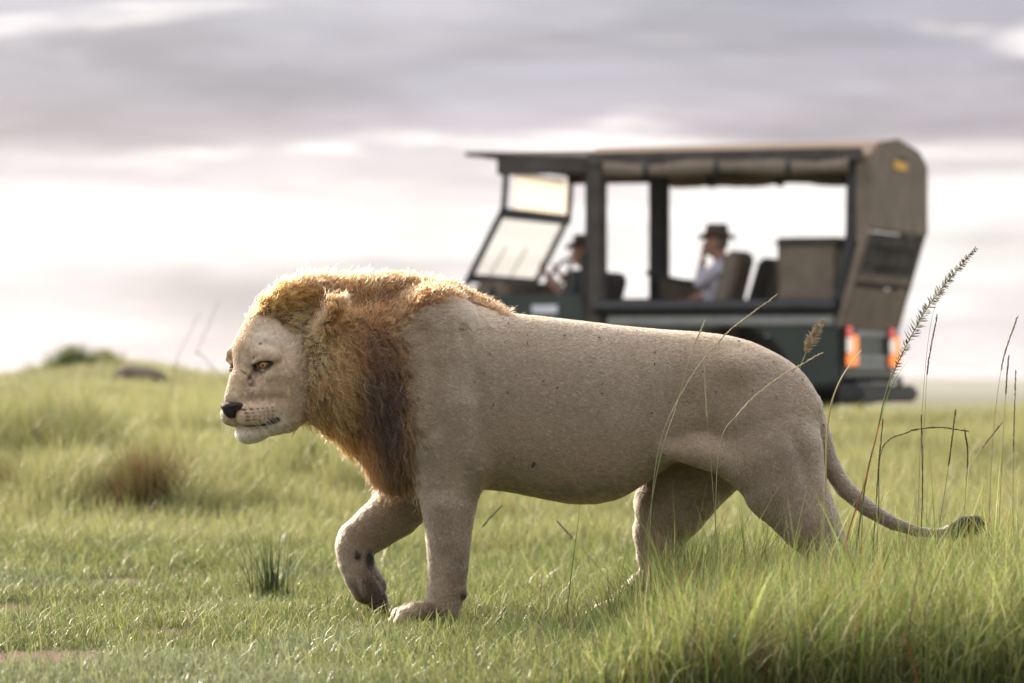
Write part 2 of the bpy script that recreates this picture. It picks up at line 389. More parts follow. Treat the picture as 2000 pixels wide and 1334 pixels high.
    G([(826, 640, -.258, .018), (842, 740, -.286, .020), (850, 840, -.284, .018)], .028); G([(908, 800, -.285, .014), (900, 880, -.282, .014), (890, 950, -.275, .010)], .035)                               # between blade and neck
    G([(1336, 700, -.258, .044), (1334, 790, -.254, .056), (1318, 850, -.246, .042)], .05)                            # flank hollow
    G([(1446, 730, -.240, .02), (1426, 800, -.252, .024), (1412, 866, -.250, .022)], .03)                              # front of the thigh
    G([(1556, 850, -.246, .014), (1570, 900, -.244, .015), (1596, 975, -.250, .012)], .04); G([(1000, 958, -.20, .016), (1090, 968, -.205, .018), (1180, 962, -.20, .016)], .03)                             # back of the thigh
    for x in (1010, 1055, 1100, 1145): G([(x, 740, -.262, .014), (x + 26, 830, -.268, .015), (x + 40, 900, -.260, .014)], .022)   # ribs
    fld.ell(L(1436, 722, -.150), (px(34), px(22), px(22)), .05)  # hip bone, croup
    fld.cap(L(862, 985, DN - .05), L(868, 1060, DN - .045), px(24), px(12), .03); fld.cap(L(893, 990, DN - .045), L(890, 1080, DN - .035), px(16), px(9), .02)   # forearm muscle
    fld.cap(L(896, 800, -.235), L(905, 880, -.225), px(26), px(20), .04)                                              # triceps
    # ---- scrotum / groin
    fld.ell(L(1560, 880, 0.02), (px(26), px(24), px(40)), 0.03)
    # ---- tail
    tp = [c(1526, 742, 0, 26), c(1554, 768, 0, 28), c(1580, 806, -.01, 27), c(1598, 852, -.02, 24), c(1618, 905, -.02, 19), c(1648, 952, -.03, 17), c(1692, 991, -.04, 15.5), c(1742, 1021, -.05, 12.5),
          c(1790, 1038, -.05, 9.5), c(1832, 1042, -.05, 8), c(1858, 1037, -.05, 12), c(1884, 1027, -.05, 19), c(1904, 1021, -.05, 14)]
    fld.chain(tp, 0.010)
    # ---- head
    E = lambda p, r, k=0.02, M=None, op='add': fld.ell(H(*p), r, k, HM if M is None else M, op)
    CH = lambda pts, k=0.02, op='add': fld.chain([(H(*p), r) for p, r in pts], k, 1.0, op)
    E((-.10, 0, .015), (.16, .122, .115), .03)                     # skull
    E((-.045, 0, .062), (.095, .092, .070), .03, hrot(R(32)))      # forehead
    E((-.085, 0, .108), (.075, .085, .060), .03); E((-.17, .0, .10), (.10, .12, .085), .04); E((-.16, .07, .09), (.08, .06, .07), .04)
    CH([((-.03, 0, .030), .060), ((.015, 0, -.006), .052), ((.060, 0, -.052), .047), ((.096, 0, -.098), .041)], .022)   # bridge
    for s in (-1, 1):
        E((-.070, .088 * s, -.060), (.080, .056, .088), .035); CH([((.012, .088 * s, -.040), .018), ((-.03, .112 * s, -.035), .024)], .03)      # cheek bone
        E((.010, .060 * s, -.092), (.085, .036, .058), .03, hrot(R(30)))   # side of the muzzle
        E((.082, .040 * s, -.152), (.050, .046, .042), .010, hrot(R(12), R(9) * s))   # whisker pad
        E((.042, .062 * s, -.152), (.060, .036, .046), .018, hrot(R(4), R(14) * s))
        CH([((.004, .044 * s, .040), .020), ((.020, .074 * s, .037), .024), ((-.002, .106 * s, .022), .022)], .014)  # brow
        E((-.035, .080 * s, -.130), (.075, .048, .065), .035)
        CH([((.03, .030 * s, -.212), .030), ((-.04, .066 * s, -.195), .045), ((-.12, .095 * s, -.14), .06)], .03)     # jaw
    E((.060, 0, -.215), (.052, .046, .030), .018)                  # chin
    E((.058, 0, -.232), (.042, .034, .020), .02)
    # mouth slit
    for s in (-1, 1):
        CH([((.139, 0.0, -.181), .005), ((.116, .046 * s, -.191), .0055), ((.074, .076 * s, -.197), .0065), ((.022, .094 * s, -.189), .010)], .006, 'sub')
    CH([((.150, 0, -.142), .0025), ((.147, 0, -.181), .003)], .004, 'sub')
    # eye openings: hollow, then lids
    for s in (-1, 1):
        E((.070, .068 * s, -.012), (.018, .020, .020), .03, None, 'sub')
        CH([((.094, .068 * s, -.104), .010), ((.050, .102 * s, -.110), .012), ((.005, .124 * s, -.125), .010)], .025, 'sub')
        c0 = (.032, .083 * s, .001)
        E(c0, (.020, .026, .0130), .008, hrot(R(10), R(38) * s, R(12) * s), 'sub')
        CH([((.044, .060 * s, -.010), .004), ((.058, .053 * s, -.024), .003)], .006, 'sub')   # tear line
        CH([((.050, .056 * s, .008), .006), ((.040, .084 * s, .0225), .0085), ((.012, .106 * s, .015), .006)], .007)     # upper lid
        CH([((.048, .058 * s, -.013), .005), ((.036, .087 * s, -.0155), .006), ((.014, .104 * s, -.004), .005)], .006)  # lower lid
    # ears, laid back in the mane
    for s, b, t in ((1, L(618, 650, -.20), L(657, 582, -.235)), (-1, H(-.17, -.12, .07), H(-.22, -.13, .12))):
        ax = nrm(t - b); nn = nrm(np.array([-.72, -.50 * s, .30])); nn = nrm(nn - ax * (nn @ ax)); side = np.cross(ax, nn)
        fld.ell((b + t) / 2, (.062, .040, .013), .008, np.array([ax, side, nn]))
        fld.ell((b + t) / 2 + nn * .014 + ax * .008, (.046, .026, .010), .006, np.array([ax, side, nn]), 'sub')
    return fld
NZ = VNoise(3)
def blob(PX, PY, x, y, rx, ry=None, soft=0.5):
    d = np.sqrt(((PX - x) / rx) ** 2 + ((PY - y) / (ry or rx)) ** 2); return 1 - smooth01(1 - soft, 1 + soft, d)
def lion_colour(P, N):
    """coat colour at surface points"""
    PX = 1000 + P[:, 0] * FPX / P[:, 1]; PY = HORY - (P[:, 2] - CAMZ) * FPX / P[:, 1]
    C = np.tile(np.array([.43, .315, .215]), (len(P), 1))
    def mixc(w, c):
        nonlocal C
        w = np.clip(w, 0, 1)[:, None]; C = C * (1 - w) + np.array(c) * w
    n1 = NZ(P, 9.0); n2 = NZ(P, 28.0); n3 = NZ(P, 90.0)
    mixc((n1 - .45) * 1.2, (.47, .31, .19)); mixc((n2 - .55) * .8, (.36, .265, .185))
    zz = P[:, 2]
    # ridge of the back is ruddier, belly paler, flank greyer
    mixc(smooth01(.35, .9, N[:, 2]) * .55 * (zz > .6), (.44, .27, .14))
    mixc(blob(PX, PY, 1120, 760, 260, 110) * .5, (.375, .295, .225)); mixc(blob(PX, PY, 1500, 850, 90, 130) * .45, (.365, .285, .215)); mixc(blob(PX, PY, 870, 880, 60, 160) * .4, (.385, .30, .225)); mixc((NZ(P + 4, 5.0) - .5) * 1.3, (.32, .235, .16)); mixc((NZ(P + 14, 16.0) - .5) * .9, (.50, .38, .27))
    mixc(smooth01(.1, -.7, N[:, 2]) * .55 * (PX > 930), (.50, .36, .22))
    mixc(blob(PX, PY, 1090, 940, 170, 60) * .45 * (P[:, 1] < Y0 + .1), (.50, .34, .19))
    mixc(blob(PX, PY, 1340, 892, 110, 24) * .4, (.50, .36, .22))
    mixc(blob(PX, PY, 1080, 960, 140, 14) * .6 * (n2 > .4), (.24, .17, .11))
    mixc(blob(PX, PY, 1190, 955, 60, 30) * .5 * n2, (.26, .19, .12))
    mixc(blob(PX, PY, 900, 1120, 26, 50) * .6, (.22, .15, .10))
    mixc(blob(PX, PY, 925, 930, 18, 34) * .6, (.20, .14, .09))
    # paws
    mixc(blob(PX, PY, 815, 1208, 84, 30) * .97, (.085, .055, .034))
    mixc(blob(PX, PY, 736, 1162, 50, 50) * .97, (.085, .052, .032))
    mixc(blob(PX, PY, 700, 1035, 46, 30) * .35, (.25, .18, .12))
    mixc(blob(PX, PY, 699, 1085, 7, 9) + blob(PX, PY, 722, 1092, 9, 18) + blob(PX, PY, 752, 1150, 8, 22, .3) * (N[:, 0] > .2), (.03, .022, .02))
    mixc(blob(PX, PY, 906, 1162, 7, 9), (.03, .02, .018))
    for a in (784, 800, 818): mixc(blob(PX, PY, a, 1216, 4, 10) * .8, (.05, .035, .025))  # shade between the toes painted into the coat
    # tail darkens towards its tuft
    mixc(smooth01(1600, 1640, PX) * (PY > 760) * .45, (.27, .215, .165)); mixc(smooth01(1650, 1780, PX) * .65, (.17, .13, .10)); mixc(smooth01(1840, 1866, PX), (.025, .018, .015))
    # neck under the mane
    mane = mane_weight(P, PX, PY)
    mixc(mane, (.085, .050, .026))  # skin painted dark so gaps between the hairs look shaded
    # ---- face
    Q = to_head(P); u, v, w = Q.T; av = np.abs(v); near = (u > -0.16) * (1 - mane)
    face = near * (1 - mane)
    f = lambda cu, cv, cw, r, s=.5: (1 - smooth01(1 - s, 1 + s, np.sqrt(((u - cu) / r[0]) ** 2 + ((av - cv) / r[1]) ** 2 + ((w - cw) / r[2]) ** 2))) * near
    mixc(face * (u > -.13) * .65, (.50, .39, .29)); mixc(smooth01(.065, .115, -.74 * u + .67 * np.maximum(av - .08, 0)) * near * .6, (.50, .33, .17)); mixc((NZ(P + 8, 60.0) - .5) * near * 1.1, (.34, .25, .17))
    mixc(f(.06, .045, -.045, (.05, .012, .05)) * .5, (.30, .21, .14)); mixc(f(.0, .06, .022, (.03, .05, .010)) * .5, (.28, .20, .13))  # shade on the bridge side painted in; darker brow
    mixc(f(-.06, .06, .06, (.08, .06, .05)) * .7, (.60, .50, .41))
    mixc(f(.0, .10, -.09, (.06, .04, .05)) * .35, (.40, .28, .17))
    mixc(f(.0, 0, .09, (.12, .030, .07)) * .7 + f(.07, 0, -.05, (.06, .035, .05)) * .4, (.42, .26, .12))
    mixc(smooth01(.005, -.03, v) * near * (w > -.04) * .5, (.44, .27, .12))  # sunlit far side of the face painted warmer
    mixc(f(.085, .05, -.150, (.07, .05, .03)) * .5, (.55, .40, .26))
    mixc(f(.070, .02, -.222, (.075, .065, .027)), (.78, .74, .68))            # white chin
    mixc(f(.128, .03, -.172, (.03, .04, .016)) * .6, (.66, .55, .42))
    mixc(f(.036, .094, -.027, (.035, .02, .009), .4) * .95, (.72, .62, .50))    # pale patch under the eye
    mixc(f(.006, .094, -.180, (.03, .025, .035)) * .8, (.72, .66, .58))
    # face: grey brow, tan cheek, speckled muzzle; bridge painted with lit top and shaded sides
    mixc(f(-.05, .055, .075, (.07, .05, .05), .6) * .7, (.62, .54, .47)); mixc(f(-.03, .10, -.07, (.07, .05, .06), .6) * .55, (.37, .255, .15))
    mixc(f(.05, .050, -.075, (.06, .020, .05), .6) * .6, (.33, .23, .14)); mixc(f(.075, .0, -.055, (.07, .026, .05), .5) * .5, (.56, .41, .26))
    mixc(f(.055, .05, -.105, (.06, .05, .05), .6) * (n3 > .56) * .5, (.22, .15, .09)); mixc(smooth01(.004, -.012, v) * near * (w > -.02) * .65, (.36, .215, .10))  # muzzle speckles; sunlit far side painted in again
    mixc((NZ(P + 19, 130.0) - .5) * face * 1.2, (.30, .21, .14)); mixc((NZ(P + 29, 130.0) - .5) * face * 1.2, (.66, .55, .43))
    # whisker rows
    for k, ww in enumerate((-.130, -.142, -.154, -.165)):
        for j in range(6): mixc(f(.118 - j * .016, .062 + j * .0045 - .003, ww - j * .002, (.0055, .030, .0040)) * .95, (.05, .032, .022))
    # dark rims: eyes, tear line, lips
    dk = (.018, .013, .012)
    sl = np.minimum.reduce([seg_d(u, av, w, a, b) for a, b in (((.048, .056, .003), (.036, .083, .0135)), ((.036, .083, .0135), (.012, .106, .007)), ((.046, .060, -.012), (.033, .087, -.0135)), ((.033, .087, -.0135), (.012, .104, .001)))])
    mixc((1 - smooth01(.0058, .0098, sl)) * near, dk)
    mixc((1 - smooth01(.007, .013, seg_d(u, av, w, (.045, .058, -.006), (.066, .050, -.032)))) * near, dk)
    mixc((1 - smooth01(.004, .018, seg_d(u, av, w, (.062, .050, -.028), (.074, .058, -.080)))) * near * .75 * (n3 > .38), (.09, .06, .06))
    lip = np.minimum.reduce([seg_d(u, av, w, a, b) for a, b in (((.139, .0, -.181), (.116, .044, -.191)), ((.116, .044, -.191), (.074, .072, -.197)), ((.074, .072, -.197), (.024, .090, -.190)), ((.153, 0, -.142), (.149, 0, -.181)))])
    mixc((1 - smooth01(.0065, .0115, lip)) * near, dk)
    mixc((1 - smooth01(.009, .016, seg_d(u, av, w, (.052, .082, -.193), (.020, .092, -.188)))) * near, dk)
    # scars over the near eye and on the brow
    for a, b, r, c in (((.028, .066, .042), (.016, .070, .066), .008, (.15, .085, .07)), ((.045, .060, .028), (.030, .062, .040), .005, (.20, .10, .06)), ((.070, .036, -.020), (.080, .020, -.004), .003, (.16, .11, .08))):
        mixc((1 - smooth01(r * .6, r * 1.3, seg_d(u, v, w, a, b))) * near, c)
    # coat is darker overall than the pale tones above
    fc = (1 - smooth01(.07, .125, -.74 * u + .67 * np.maximum(np.abs(v) - .08, 0))) * (PX < 640) * (PY < 880)
    C = C * (1 + .50 * fc[:, None] * np.array([1.15, 1.0, .85]))
    return C * np.array([.545, .555, .555]) * (.86 + .28 * NZ(P, 150.0))[:, None], mane
def seg_d(u, v, w, a, b):
    a = np.array(a); b = np.array(b); ba = b - a
    t = np.clip(((u - a[0]) * ba[0] + (v - a[1]) * ba[1] + (w - a[2]) * ba[2]) / (ba @ ba), 0, 1)
    return np.sqrt((u - a[0] - t * ba[0]) ** 2 + (v - a[1] - t * ba[1]) ** 2 + (w - a[2] - t * ba[2]) ** 2)
def poly_in(PX, PY, poly):        # signed-ish: soft inside test by winding
    ins = np.zeros(len(PX), bool); p = np.array(poly, float); n = len(p)
    for i in range(n):
        x1, y1 = p[i]; x2, y2 = p[(i + 1) % n]
        c = ((y1 > PY) != (y2 > PY)) & (PX < (x2 - x1) * (PY - y1) / (y2 - y1 + 1e-9) + x1); ins ^= c
    return ins
def mane_weight(P, PX, PY):
    Q = to_head(P); u, v, w = Q.T
    jx = (NZ(P, 22.0) - .5) * 40 + (NZ(P + 3, 60.0) - .5) * 30; jy = (NZ(P + 5, 22.0) - .5) * 26
    # behind the face: a ring round the head
    rs = -.74 * u + .67 * np.maximum(np.abs(v) - .08, 0) + (NZ(P, 30.0) - .5) * .03
    th = np.interp(w, [-.26, -.20, -.15, -.05, .05, .10, .14, .18], [.085, .085, .092, .108, .106, .072, .036, .012])
    ring = smooth01(th - .012, th + .012, rs)
    back = np.interp(PY, [500, 560, 600, 640, 700, 760, 850, 930, 985], [985, 940, 800, 770, 782, 790, 800, 818, 818])
    lim = smooth01(20, -14, PX + jx - back) * (PY < 985)
    crest = (np.abs(P[:, 1] - Y0) < .075) * smooth01(1.02, .95, np.abs(PX - 850) / 130) * (P[:, 2] > .99) * (PX > 760)
    far = smooth01(8, -8, PX - (back + 10)) * (P[:, 1] > Y0)
    legs = PY > np.where(PX > 808, 945, 972)
    return np.clip(np.maximum(ring * lim, crest), 0, 1) * (~legs) * ((P[:, 1] < Y0 + .07) | (PY < 930))
def build_lion():
    root = empty('lion', (px(-130), Y0, 0), 'male lion with thick brown and golden mane striding through the grass with one forepaw lifted', 'lion')
    fld = lion_field(); V, Q = fld.mesh(2)
    N = vnormals(V, Q); C, mane = lion_colour(V, N)
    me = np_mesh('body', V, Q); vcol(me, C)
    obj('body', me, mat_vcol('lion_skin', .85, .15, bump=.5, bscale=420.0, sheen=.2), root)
    return root, V, Q, N, C, mane
lion, LV, LQ, LN, LC, LMANE = build_lion()
# ------------------------------------------------------------------ lion: eyes, nose, coat, mane, whiskers
def ball_mesh(name, c, r, colour, seg=28, ring=18):
    bm = bmesh.new(); bmesh.ops.create_uvsphere(bm, u_segments=seg, v_segments=ring, radius=1.0)
    me = bpy.data.meshes.new(name); bm.to_mesh(me); bm.free()
    D = np.array([v.co for v in me.vertices]); vcol(me, colour(nrm(D)))
    for v in me.vertices: v.co = Vector(c) + v.co * r
    for p in me.polygons: p.use_smooth = True
    return me
def lion_face_parts():
    m, nt, out = mat_new('lion_eye'); lk = nt.links.new
    a = nd(nt, 'ShaderNodeAttribute', attribute_name='Col'); b = nd(nt, 'ShaderNodeBsdfPrincipled')
    lk(a.outputs[0], b.inputs['Base Color']); b.inputs['Roughness'].default_value = .25; b.inputs['Coat Weight'].default_value = 1.0; b.inputs['Coat Roughness'].default_value = .03
    lk(b.outputs[0], out.inputs[0])
    for s in (1, -1):
        g = nrm(np.array([.80, .52 * s, .02]) @ HM)
        def colour(D):
            ang = np.degrees(np.arccos(np.clip(D @ g, -1, 1)))[:, None]
            C = np.tile([.10, .07, .05], (len(D), 1)).astype(float)
            C = np.where(ang < 31, [.05, .03, .015], C); C = np.where(ang < 28, [.36, .15, .025], C); C = np.where(ang < 20, [.56, .27, .045], C); C = np.where(ang < 11.5, [.004, .004, .004], C)
            return C
        obj('eye', ball_mesh('eye', H(.0135, .0715 * s, -.001), .0235, colour, 48, 32), m, lion)
    h = 0.0022; f = Field(np.arange(.07, .17, h), np.arange(-.062, .062, h), np.arange(-.175, -.085, h))
    I = np.eye(3)
    f.ell((.130, 0, -.114), (.026, .036, .015), .01); f.ell((.130, 0, -.127), (.026, .026, .020), .01); f.ell((.124, 0, -.142), (.024, .012, .016), .008)
    for s in (-1, 1):
        f.ell((.122, .034 * s, -.118), (.020, .013, .012), .008)
        f.chain([((.157, .013 * s, -.127), .006), ((.148, .026 * s, -.125), .005), ((.134, .042 * s, -.118), .0035)], .004, 1, 'sub')
    V, Q = f.mesh(1); V = H0 + V @ HM
    obj('nose', np_mesh('nose', V, Q), mat_plain('lion_nose', (.024, .018, .017), .62, 0, .35, 60, .6, 260, .35), lion)
lion_face_parts()
TRI = np.concatenate([LQ[:, [0, 1, 2]], LQ[:, [0, 2, 3]]])
def scatter(wv, n, rg):
    """n points over the body surface, density following per-vertex weight wv"""
    a, b, c = LV[TRI[:, 0]], LV[TRI[:, 1]], LV[TRI[:, 2]]
    ar = np.linalg.norm(np.cross(b - a, c - a), axis=1) * wv[TRI].mean(1); cs = np.cumsum(ar); t = np.searchsorted(cs, rg.random(n) * cs[-1])
    u, v = rg.random(n), rg.random(n); f = u + v > 1; u[f], v[f] = 1 - u[f], 1 - v[f]; w = 1 - u - v
    I = TRI[t]; mixv = lambda A: A[I[:, 0]] * w[:, None] + A[I[:, 1]] * u[:, None] + A[I[:, 2]] * v[:, None]
    return mixv(LV), nrm(mixv(LN)), mixv(LC), mixv(LMANE[:, None])[:, 0]
def pix(P): return 1000 + P[:, 0] * FPX / P[:, 1], HORY - (P[:, 2] - CAMZ) * FPX / P[:, 1]
def flow_body(P, N):
    PX, PY = pix(P); F = np.tile([1.0, 0.0, -.30], (len(P), 1))
    def mixf(w, f):
        nonlocal F
        F = F * (1 - w[:, None]) + np.array(f, float) * w[:, None]
    mixf(smooth01(880, 990, PY) * (PX < 960), (.12, 0, -1)); mixf(smooth01(960, 1010, PY) * (PX > 1150), (.1, 0, -1))
    mixf(smooth01(800, 950, PY) * (PX > 1400) * (PX < 1640), (.35, 0, -1))
    mixf(blob(PX, PY, 745, 1010, 80, 50, .3) * (P[:, 1] > Y0), (-.8, 0, -.6)); mixf(smooth01(1165, 1200, PY) * (PX < 880), (-1, 0, -.25))
    tail = (PX > 1600) & (PY > 780) | (PX > 1660)
    ty = np.interp(PX, [1560, 1640, 1700, 1760, 1830, 1900], [-1.6, -1.1, -.7, -.4, 0, .3]); F[tail] = np.stack([np.ones(tail.sum()), np.zeros(tail.sum()), ty[tail]], 1)
    hd = smooth01(640, 600, PX) * (PY < 880); nose = H(.13, 0, -.10); F = F * (1 - hd[:, None]) + nrm(P - nose) * hd[:, None]
    F = nrm(F); F = F + .45 * np.stack([NZ(P + k * 7, 26.0) - .5 for k in range(3)], 1) + .5 * np.stack([NZ(P + k * 3, 75.0) - .5 for k in range(3)], 1)
    return nrm(F - N * (F * N).sum(1, keepdims=True))
def body_coat(n):
    rg = np.random.default_rng(11)
    Q = to_head(LV); near_eye = np.minimum(np.linalg.norm(Q - [.034, .083, 0], axis=1), np.linalg.norm(Q - [.034, -.083, 0], axis=1))
    w = np.where(LN[:, 1] > .35, .35, 1.0) * np.clip(1 - LMANE, 0, 1) * smooth01(.010, .022, near_eye)
    w *= np.where(Q[:, 0] > -.13, 2.2, 1.0)
    w *= smooth01(1856, 1846, pix(LV)[0]); nose_d = np.linalg.norm(Q - [.128, 0, -.125], axis=1); w *= smooth01(.028, .036, nose_d)
    qa = np.abs(Q[:, 1]); lipd = np.minimum.reduce([seg_d(Q[:, 0], qa, Q[:, 2], a, b) for a, b in (((.139, .0, -.181), (.116, .044, -.191)), ((.116, .044, -.191), (.074, .072, -.197)), ((.074, .072, -.197), (.024, .090, -.190)))])
    w *= smooth01(.008, .015, lipd) * smooth01(.006, .012, seg_d(Q[:, 0], qa, Q[:, 2], (.045, .058, -.006), (.066, .050, -.032)))
    P, N, C, M = scatter(w, n, rg); PX, PY = pix(P); T = flow_body(P, N); q = to_head(P)
    ln = np.full(n, .0125); face = (q[:, 0] > -.14) & (PX < 640)
    ln = np.where(face, .005 + .012 * smooth01(.06, -.13, q[:, 0]), ln)
    rs = -.74 * q[:, 0] + .67 * np.maximum(np.abs(q[:, 1]) - .08, 0)
    ln = np.where((PX < 640) & (PY < 880), .0055 + .030 * smooth01(.05, .125, rs), ln)
    ln = np.where(face & (q[:, 2] < -.20), .013, ln)
    ln = np.where((PX < 880) & (PY > 1185), .017, ln); ln = np.where(PX > 1650, .011, ln); ln = np.where((PX > 780) & (PX < 960) & (PY < 640), .024, ln)
    ln = np.where(blob(PX, PY, 925, 935, 18, 26) > .5, .026, ln); ln = np.where((N[:, 2] < -.5) & (PX > 930) & (PX < 1300), .018, ln)
    edge = smooth01(60, 8, PX - np.interp(PY, [500, 560, 600, 640, 700, 760, 850, 930, 985], [985, 940, 800, 770, 782, 790, 800, 818, 818])) * (PY < 960) * (PX > 640); ln = np.maximum(ln, .034 * edge)
    ln = ln * rg.uniform(.6, 1.25, n)
    lift = np.radians(rg.uniform(14, 46, n)); t = np.linspace(0, 1, 4)[None, :, None]
    d0 = T * np.cos(lift)[:, None] + N * np.sin(lift)[:, None]
    side = np.cross(N, T) * rg.normal(0, .25, n)[:, None]
    K = P[:, None] - N[:, None] * .0015 + ln[:, None, None] * (d0[:, None] * t + (side[:, None] - N[:, None] * np.sin(lift)[:, None, None] * .55) * t ** 2)
    rad = (rg.uniform(.00045, .00090, n)[:, None] * np.array([1, .85, .6, .15])[None])
    C = C * rg.uniform(.66, 1.30, n)[:, None] * (.50 + .58 * NZ(P, 190.0) + .42 * NZ(P + 2, 85.0))[:, None]
    spk = rg.random(n); C = np.where((spk < .10)[:, None], C * .38, C); C = np.where((spk > .93)[:, None], np.minimum(C * 1.35 + .03, .85), C)
    curves_obj('coat', K, np.clip(C, .004, .9), rad, mat_hair('coat_hair', .45, .6), lion)
def mane_style(P, N, rg):
    """length, flow, colour and waviness of the mane at root points"""
    PX, PY = pix(P); q = to_head(P); n = len(P)
    ln = np.full(n, .075); F = np.tile([.62, 0, -.75], (n, 1)); C = np.tile([.27, .175, .095], (n, 1)); wav = np.full(n, .006); lift = np.full(n, 30.0)
    def mx(w, l=None, f=None, c=None, wv=None, lf=None):
        nonlocal ln, F, C, wav, lift
        w = np.clip(w, 0, 1)
        if l is not None: ln = ln * (1 - w) + l * w
        if f is not None: F = F * (1 - w[:, None]) + np.array(f, float) * w[:, None]
        if c is not None: C = C * (1 - w[:, None]) + np.array(c) * w[:, None]
        if wv is not None: wav = wav * (1 - w) + wv * w
        if lf is not None: lift = lift * (1 - w) + lf * w
    B = lambda x, y, rx, ry, s=.6: blob(PX, PY, x, y, rx, ry, s)
    mx(B(745, 640, 70, 70), .055, (.8, 0, -.45), (.36, .245, .14), .007)
    mx(B(720, 690, 60, 100), None, None, (.17, .105, .052))
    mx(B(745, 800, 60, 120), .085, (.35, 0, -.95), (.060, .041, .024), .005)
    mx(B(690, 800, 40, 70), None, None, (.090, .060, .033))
    mx(B(640, 735, 50, 110), .070, (.55, 0, -.8), (.37, .23, .115), .006)
    mx(B(620, 690, 30, 60), .062, (.6, 0, -.7), (.50, .32, .165))
    mx(B(600, 800, 60, 50), .068, (.45, 0, -.9), (.28, .185, .095))
    mx(B(660, 590, 110, 45), .058, (.95, 0, .12), (.27, .16, .075), .012, 46)
    mx(B(530, 595, 60, 50), .068, (.85, 0, .50), (.54, .275, .095), .006, 50)
    mx(B(580, 640, 40, 40), .05, (.85, 0, -.1), (.50, .31, .155), .004, 30)
    mx(B(800, 575, 70, 40), .050, (.95, 0, .0), (.22, .135, .066), .010, 40)
    mx(B(900, 585, 80, 45), .048, (.95, 0, -.25), (.20, .12, .058), .006, 36)
    mx(B(610, 850, 90, 35), .070, (.30, 0, -1), (.34, .16, .05), .004, 30)
    mx(B(700, 890, 50, 45), .085, (.15, 0, -1), (.32, .145, .045), .004, 32)
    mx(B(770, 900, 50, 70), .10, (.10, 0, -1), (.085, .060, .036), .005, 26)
    mx(B(790, 960, 40, 30), .085, (.12, 0, -1), (.22, .15, .09), .005, 24)
    mx(smooth01(785, 815, PX) * (PY > 640) * (PY < 940), .05, (.35, 0, -.9), (.34, .245, .155), .004, 20)
    ruff = smooth01(-.17, -.10, q[:, 0]) * (PX < 640); mx(ruff * .8, .046, None, None, .004, 26)
    far = P[:, 1] > Y0 + .04; mx(far * 1.0 * (PY > 800) * (PX < 760), .07, (.1, .1, -1), (.36, .16, .045), .004, 34)
    C = (C * .88 + C.mean(1, keepdims=True) * .12) * np.array([1.04, 1.0, .90])
    return ln, nrm(F), 1.18 * C ** np.array([1.41, 1.51, 1.54]) * np.array([1, 1.0, .98]), wav, lift
def mane_coat(nc, per, name='mane'):
    rg = np.random.default_rng(23 + per); K = 10
    w = np.clip(LMANE, 0, 1) ** 1.2 * np.where(LN[:, 1] > .5, .5, 1.0)
    P, N, C_, M = scatter(w, nc, rg); ln, F, C, wav, lift = mane_style(P, N, rg)
    F = F + .55 * np.stack([NZ(P + k * 9, 14.0) - .5 for k in range(3)], 1) + .35 * rg.normal(0, .5, (nc, 3))
    T = nrm(F - N * (F * N).sum(1, keepdims=True))
    bi = np.cross(N, T); ph = rg.uniform(0, 6.28, nc); fr = rg.uniform(1.2, 3.0, nc); ln = ln * rg.uniform(.6, 1.25, nc)
    hue = rg.random(nc)[:, None]; C = C * (1 + (hue - .5) * np.array([.16, 0, -.25])) * rg.uniform(.55, 1.4, (nc, 1)) * (1 + rg.normal(0, .05, (nc, 3)))
    t = np.linspace(0, 1, K)
    if per == 1: lift = lift * 1.5; wav = wav * 1.6
    lf = np.radians(lift)[:, None] * (1 - .85 * t[None]) * rg.uniform(.5, 1.5, nc)[:, None]
    dirs = T[:, None] * np.cos(lf)[..., None] + N[:, None] * np.sin(lf)[..., None]
    grav = np.array([0, 0, -1.0]) * .28
    path = np.cumsum((dirs + grav * t[None, :, None]) / K, 1); path = path - path[:, :1]
    n = nc * per; rep = np.repeat(np.arange(nc), per)
    a, r = rg.uniform(0, 6.28, n), np.sqrt(rg.random(n)) * .016
    off = (bi[rep] * np.cos(a)[:, None] + T[rep] * np.sin(a)[:, None]) * r[:, None]
    conv = (1 - .86 * t ** .8)[None, :, None]
    sl = ln[rep] * rg.uniform(.7, 1.15, n)
    amp = (wav[rep] * rg.uniform(.5, 1.4, n))[:, None] * (t[None] ** .8); om = (fr[rep] * rg.uniform(.9, 1.1, n))[:, None] * t[None] * 6.28 + ph[rep][:, None] + rg.normal(0, .35, n)[:, None]
    pts = P[rep][:, None] + off[:, None] * conv + path[rep] * sl[:, None, None] + bi[rep][:, None] * (amp * np.sin(om))[..., None] + N[rep][:, None] * (amp * .7 * np.cos(om))[..., None]
    pts = pts - N[rep][:, None] * .006
    rad = rg.uniform(.00045, .00085, n)[:, None] * (1 - .8 * t[None] ** 1.5)
    if per == 1: pts = pts + N[rep][:, None] * .010 * t[None, :, None]; rad = rad * 1.5; C = C * 1.7 + .012  # paler loose strands, rim highlights put into their colour
    Cc = C[rep] * rg.uniform(.7, 1.3, (n, 1)); st = rg.random(n)
    Cc = np.where((st > .86)[:, None], Cc * 2.0 + .006, Cc); Cc = np.where((st < .10)[:, None], Cc * .45, Cc)
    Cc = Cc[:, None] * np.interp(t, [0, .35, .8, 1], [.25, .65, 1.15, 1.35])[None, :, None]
    curves_obj(name, pts, np.clip(Cc, .0006, .85), rad, mat_hair('mane_hair', .32, .45), lion)
